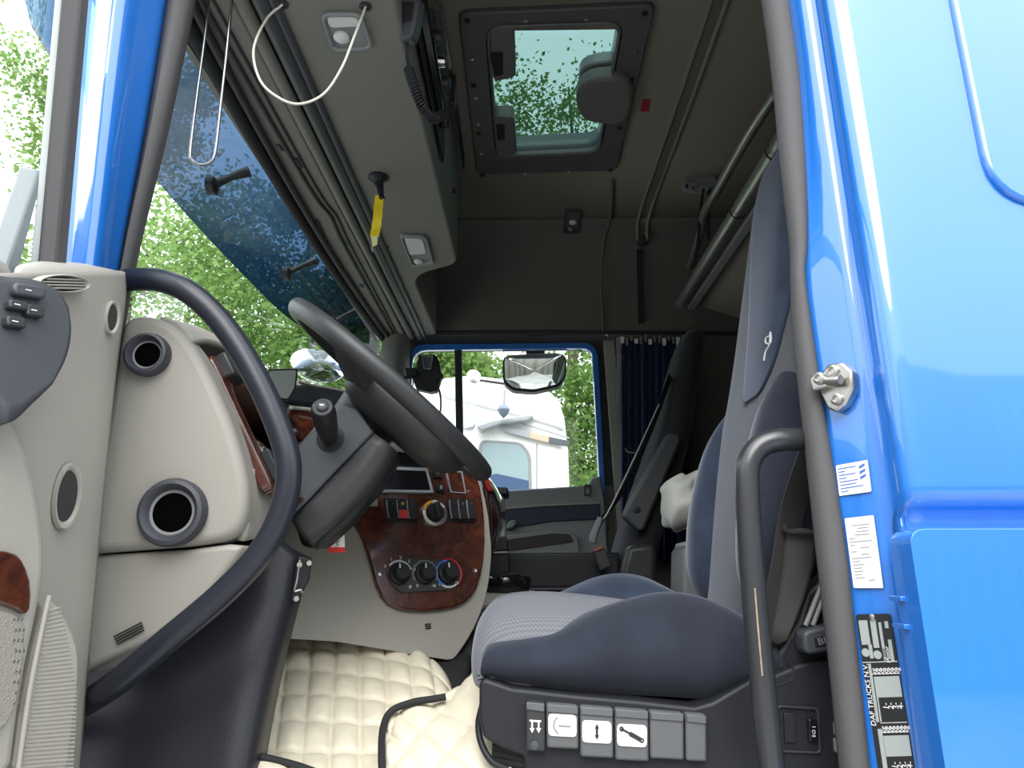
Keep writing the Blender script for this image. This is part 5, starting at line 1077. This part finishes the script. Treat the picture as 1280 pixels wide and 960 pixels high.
text('lettering', 'Type', pf(.64, .235), .0075, INKK, tp, ext=.0001); text('lettering', 'Motor', pf(.76, .235), .0075, PRINT, tp, ext=.0001)
for u, v in ((.14, .22), (.47, .235)): lathe('stamp', FZ(JAMB.at(*T(u, v), .0024), JAMB.n), [(.0052, 0), (.0052, .0006), (.001, .0006)], PLATE, tp, seg=18)
text('lettering', 'e4', pf(.47, .235), .0075, INKK, tp, ext=.0001)
for u, v in ((.47, .02), (.47, .93)): lathe('rivet', FZ(JAMB.at(*T(u, v), .002), JAMB.n), [(.0045, 0), (.004, .002), (.001, .003)], STEEL, tp, seg=12)

# ------------------------------------------------------------------ outside: sun visor and front mirror
sv = thing('sun_visor', 'dark blue translucent sun visor outside the top of the windshield', 'visor', (-.95, 2.1, 2.9))
def svx(Y): return -.88-.10*(1-((Y-2.15)/1.25)**2)
rows = [[V((svx(Y)-(3.5-z)*.10*((z-2.9)), Y, z-.03*((Y-2.15)/1.2)**2)) for Y in (.85, 1.1, 1.5, 1.9, 2.3, 2.7, 3.05, 3.35)] for z in (3.0, 3.1, 3.3, 3.5)]
for r in rows:
    r[0].x += .15; r[-1].x += .18; r[-2].x += .05
patch('tinted_panel', rows, VISORG, sv, nu=4, nv=3, thick=0)
for px, py, px2, py2 in ((266, 232, 312, 214), (359, 342, 395, 326), (416, 403, 446, 388)):
    a = U(px, py, X=-.86); b = U(px2, py2, X=-.77)
    tube('bracket_arm', [a, a.lerp(b, .5)+V((0, 0, .004)), b], [.012, .010, .016], BLACK, sv, n=3, res=10)
    lathe('bracket_pad', FZ(a, (1, 0, 0)), [(.026, -.012), (.026, .008), (.018, .014), (.001, .014)], BLACK, sv, seg=20)
fm = thing('front_mirror', 'chrome backed front blind spot mirror outside the windshield', 'mirror', U(400, 480, Y=3.2))
c = U(397, 458, Y=3.2); f = FZ(c, V((.55, -.75, .3)), V((0, 0, 1)))
lathe('shell', f, [(.001, -.06), (.06, -.05), (.10, -.02), (.115, .01), (.11, .015), (.001, .03)], MIRROR, fm, seg=28, sx=.78, sy=1.15)
tube('arm', [c+V((-.0, .05, .02)), U(390, 425, Y=3.3), U(415, 400, Y=3.2)], .012, BLACK, fm, res=8)

# ------------------------------------------------------------------ outside: white truck
wt = thing('white_truck', 'white lorry cab parked beside the passenger window', 'truck', (-.6, 5.4, 0))
TY = Plane((0, 5.2, 2), (0, -1, 0))
bodyp = [(470, 520), (500, 482), (540, 473), (590, 468), (640, 474), (680, 484), (698, 496), (706, 518), (711, 560), (714, 640), (716, 760), (470, 760)]
on(TY, 'cab_body', bodyp, 0, 2.3, WTRUCK, wt, bevel=.10, seg=5)
on(TY, 'roof_fairing', [(520, 482), (540, 474), (590, 469), (640, 475), (690, 490), (703, 515), (707, 540), (640, 520), (560, 500)], .03, .4, WTRUCK, wt, bevel=.05, seg=4)
prism('door_pane', rpoly(quadp(TY, [(604, 553), (650, 556), (660, 570), (661, 616), (596, 616)], .012), .04), V((0, .02, 0)), mat('pane_reflecting', (.25, .33, .36), rough=.08), wt)
ringprism('pane_seal', rpoly(quadp(TY, [(600, 550), (652, 553), (664, 568), (665, 620), (590, 620)], .014), .05), rpoly(quadp(TY, [(604, 553), (650, 556), (660, 570), (661, 616), (596, 616)], .014), .04), V((0, .02, 0)), GREYP, wt, bevel=.004)
on(TY, 'blue_panel', [(596, 600), (620, 592), (661, 601), (661, 616), (596, 616)], .015, .01, mat('blue_shade', (.03, .07, .16), rough=.3), wt, bevel=.002)
on(TY, 'side_stripe', [(622, 532), (662, 541), (662, 549), (632, 541)], .04, .03, SILVER, wt, bevel=.003)
on(TY, 'tan_stripe', [(662, 541), (686, 547), (686, 554.5), (662, 549)], .04, .03, TAN, wt, bevel=.003)
on(TY, 'side_stripe', [(686, 547), (711, 552), (710, 559), (686, 554.5)], .04, .03, mat('slate_stripe', (.05, .06, .075), rough=.4), wt, bevel=.003)
tube('pinstripe', [TY.at(650, 530, .04), TY.at(680, 539, .04), TY.at(711, 549, .04)], .006, SILVER, wt, n=2, res=6)
on(TY, 'window_visor', [(596, 536), (615, 529), (640, 525), (664, 521), (667, 524), (660, 529), (630, 532), (602, 542)], .10, .10, SILVER, wt, bevel=.01)
tube('door_gap', [TY.at(671, 555, .002), TY.at(671, 640, .002)], .006, SILVER, wt, n=1, res=6, smooth=False)
tm = prism('side_mirror', rpoly(quadp(Plane((0, 4.9, 2), (0, -1, 0)), [(577, 507), (594, 504), (593, 533), (586, 536), (576, 535)]), .03), V((0, .10, 0)), mat('mirror_grey', (.45, .48, .50), rough=.3), wt, bevel=.02)
lathe('round_mirror', FZ(U(592, 471, Y=4.8), (.3, -1, .1)), [(.001, -.03), (.05, -.02), (.05, .01), (.001, .02)], CHROME, wt, seg=24)
tube('mirror_arm', [U(598, 475, Y=4.85), U(612, 477, Y=5.0), U(640, 481, Y=5.2)], .010, BLACK, wt, res=8)
tube('antenna_stem', [U(631, 488, Y=5.0), U(630, 506, Y=5.0)], .008, SILVER, wt, n=1, res=8, smooth=False)
lathe('antenna_bulb', FZ(U(629.5, 518, Y=5.0), (0, 0, 1)), [(.001, -.03), (.03, .0), (.045, .035), (.035, .06), (.01, .075)], mat('slate_blue', (.14, .17, .24), rough=.4), wt, seg=18)
for x in (-1.1, .1):
    lathe('wheel', FZ(V((x, 5.25, .5)), (0, -1, 0)), [(.001, -.15), (.48, -.15), (.5, -.1), (.5, .08), (.45, .12), (.28, .12), (.25, .04), (.001, .04)], MATTE, wt, seg=36)
box('chassis', (-1.9, 5.4, .5), (4.5, 7.4, 1.0), MATTE, wt, bevel=.03)

# ------------------------------------------------------------------ outside: ground, yard wall, trees
struct(box('ground', (-60, -30, -.2), (60, 9, 0), ASPH), 'grey asphalt yard under the vehicles', 'ground')
struct(box('verge', (-60, 9, -.2), (60, 60, .02), GRASS), 'grass verge under the trees', 'ground')
vs = []; fs = []; k = 0
x = -24.0; pr = []
while x < 24:
    pr += [(x, 0), (x+.22, 0), (x+.26, .06), (x+.34, .06)]; x += .38
vs = [V((x, -11-d, z)) for z in (0, 6.4) for x, d in pr]; n = len(pr)
struct(mk('wall_yard', vs, [[i, i+1, n+i+1, n+i] for i in range(n-1)], CLAD, solid=.02, sharp=20), 'ribbed beige hall wall across the yard, seen in the mirror')
def tree(base, h, r, n, seed, leaf, label, taper=.65, ls=.10, trunk=.16, squash=1.0):
    rn = random.Random(seed); base = V(base)
    t = thing('tree', label, 'tree', base, 'trees beyond the vehicles')
    top = base+V((rn.uniform(-.4, .4), rn.uniform(-.4, .4), h*.92))
    tube('trunk', [base, base.lerp(top, .35)+V((rn.uniform(-.2, .2), 0, 0)), base.lerp(top, .7)+V((rn.uniform(-.3, .3), 0, 0)), top], [trunk, trunk*.8, trunk*.45, .02], BARK, t, n=4, res=8)
    bv = []; bfc = []; cl = []
    for i in range(26):
        f = .22+.72*rn.random(); p = base.lerp(top, f); a = rn.uniform(0, 6.283); rad = r*(1.05-taper*max(0, (f-.45)/.5))*rn.uniform(.6, 1.0)
        e = p+V((math.cos(a)*rad, math.sin(a)*rad*squash, rad*rn.uniform(.05, .55))); m = p.lerp(e, .5)+V((0, 0, rad*.08))
        b0 = len(bv); P = [p, m, e]; wd3 = trunk*.35*(1.1-f)
        for q, w in zip(P, (wd3, wd3*.6, .008)):
            bv += [q+V((w, 0, 0)), q+V((-.5*w, .87*w, 0)), q+V((-.5*w, -.87*w, 0))]
        for s in range(2):
            for j in range(3): bfc.append([b0+s*3+j, b0+s*3+(j+1) % 3, b0+s*3+3+(j+1) % 3, b0+s*3+3+j])
        for g in range(7): cl.append((p.lerp(e, rn.uniform(.45, 1.05))+V((rn.gauss(0, .25), rn.gauss(0, .25), rn.gauss(0, .2))), rad*.21*rn.uniform(.6, 1.2)))
    mk('branches', bv, bfc, BARK, t)
    vs = []; fs = []
    for i in range(n):
        c, s = cl[rn.randrange(len(cl))]
        p = c+V((rn.gauss(0, s), rn.gauss(0, s), rn.gauss(0, s*.7)))
        u = V((rn.gauss(0, 1), rn.gauss(0, 1), rn.gauss(0, .6))).normalized(); w = u.cross(V((rn.gauss(0, 1), rn.gauss(0, 1), rn.gauss(0, 1)))).normalized(); z = ls*rn.uniform(.6, 1.25); b = len(vs)
        vs += [p-u*z*.5, p+w*z*.32, p+u*z*.5, p-w*z*.32]; fs.append([b, b+1, b+2, b+3])
    o = mk('foliage', vs, fs, leaf, t, sharp=0)
    o['kind'] = 'stuff'
TR = [((-9.5, 11.5), 7.2, 2.6, 16000, LEAFA, 'leafy tree seen in the window of the open door'),
      ((-6.4, 11.0), 12.5, 3.3, 34000, LEAFA, 'bright tree left behind the windshield pillar'),
      ((-4.0, 12.5), 10.5, 3.1, 32000, LEAFA, 'bright green tree behind the middle of the windshield'),
      ((-2.4, 11.5), 7.0, 2.3, 24000, LEAFB, 'darker tree behind the steering wheel rim'),
      ((-.9, 12.5), 6.6, 2.4, 22000, LEAFA, 'tree over the white truck roof'),
      ((.7, 13.5), 13.2, 2.6, 30000, LEAFB, 'tall tree whose crown shows in the roof hatch'),
      ((2.0, 11.5), 6.6, 2.0, 26000, LEAFB, 'green tree at the right edge of the passenger window'),
      ((-13, 14), 7.5, 3, 8000, LEAFB, 'far tree at the left end of the row')]
for i, ((x, y), h, r, n_, lf, lb) in enumerate(TR): tree((x, y, .02), h, r, n_, 11+i*7, lf, lb, taper=.15 if h > 13 else .65)
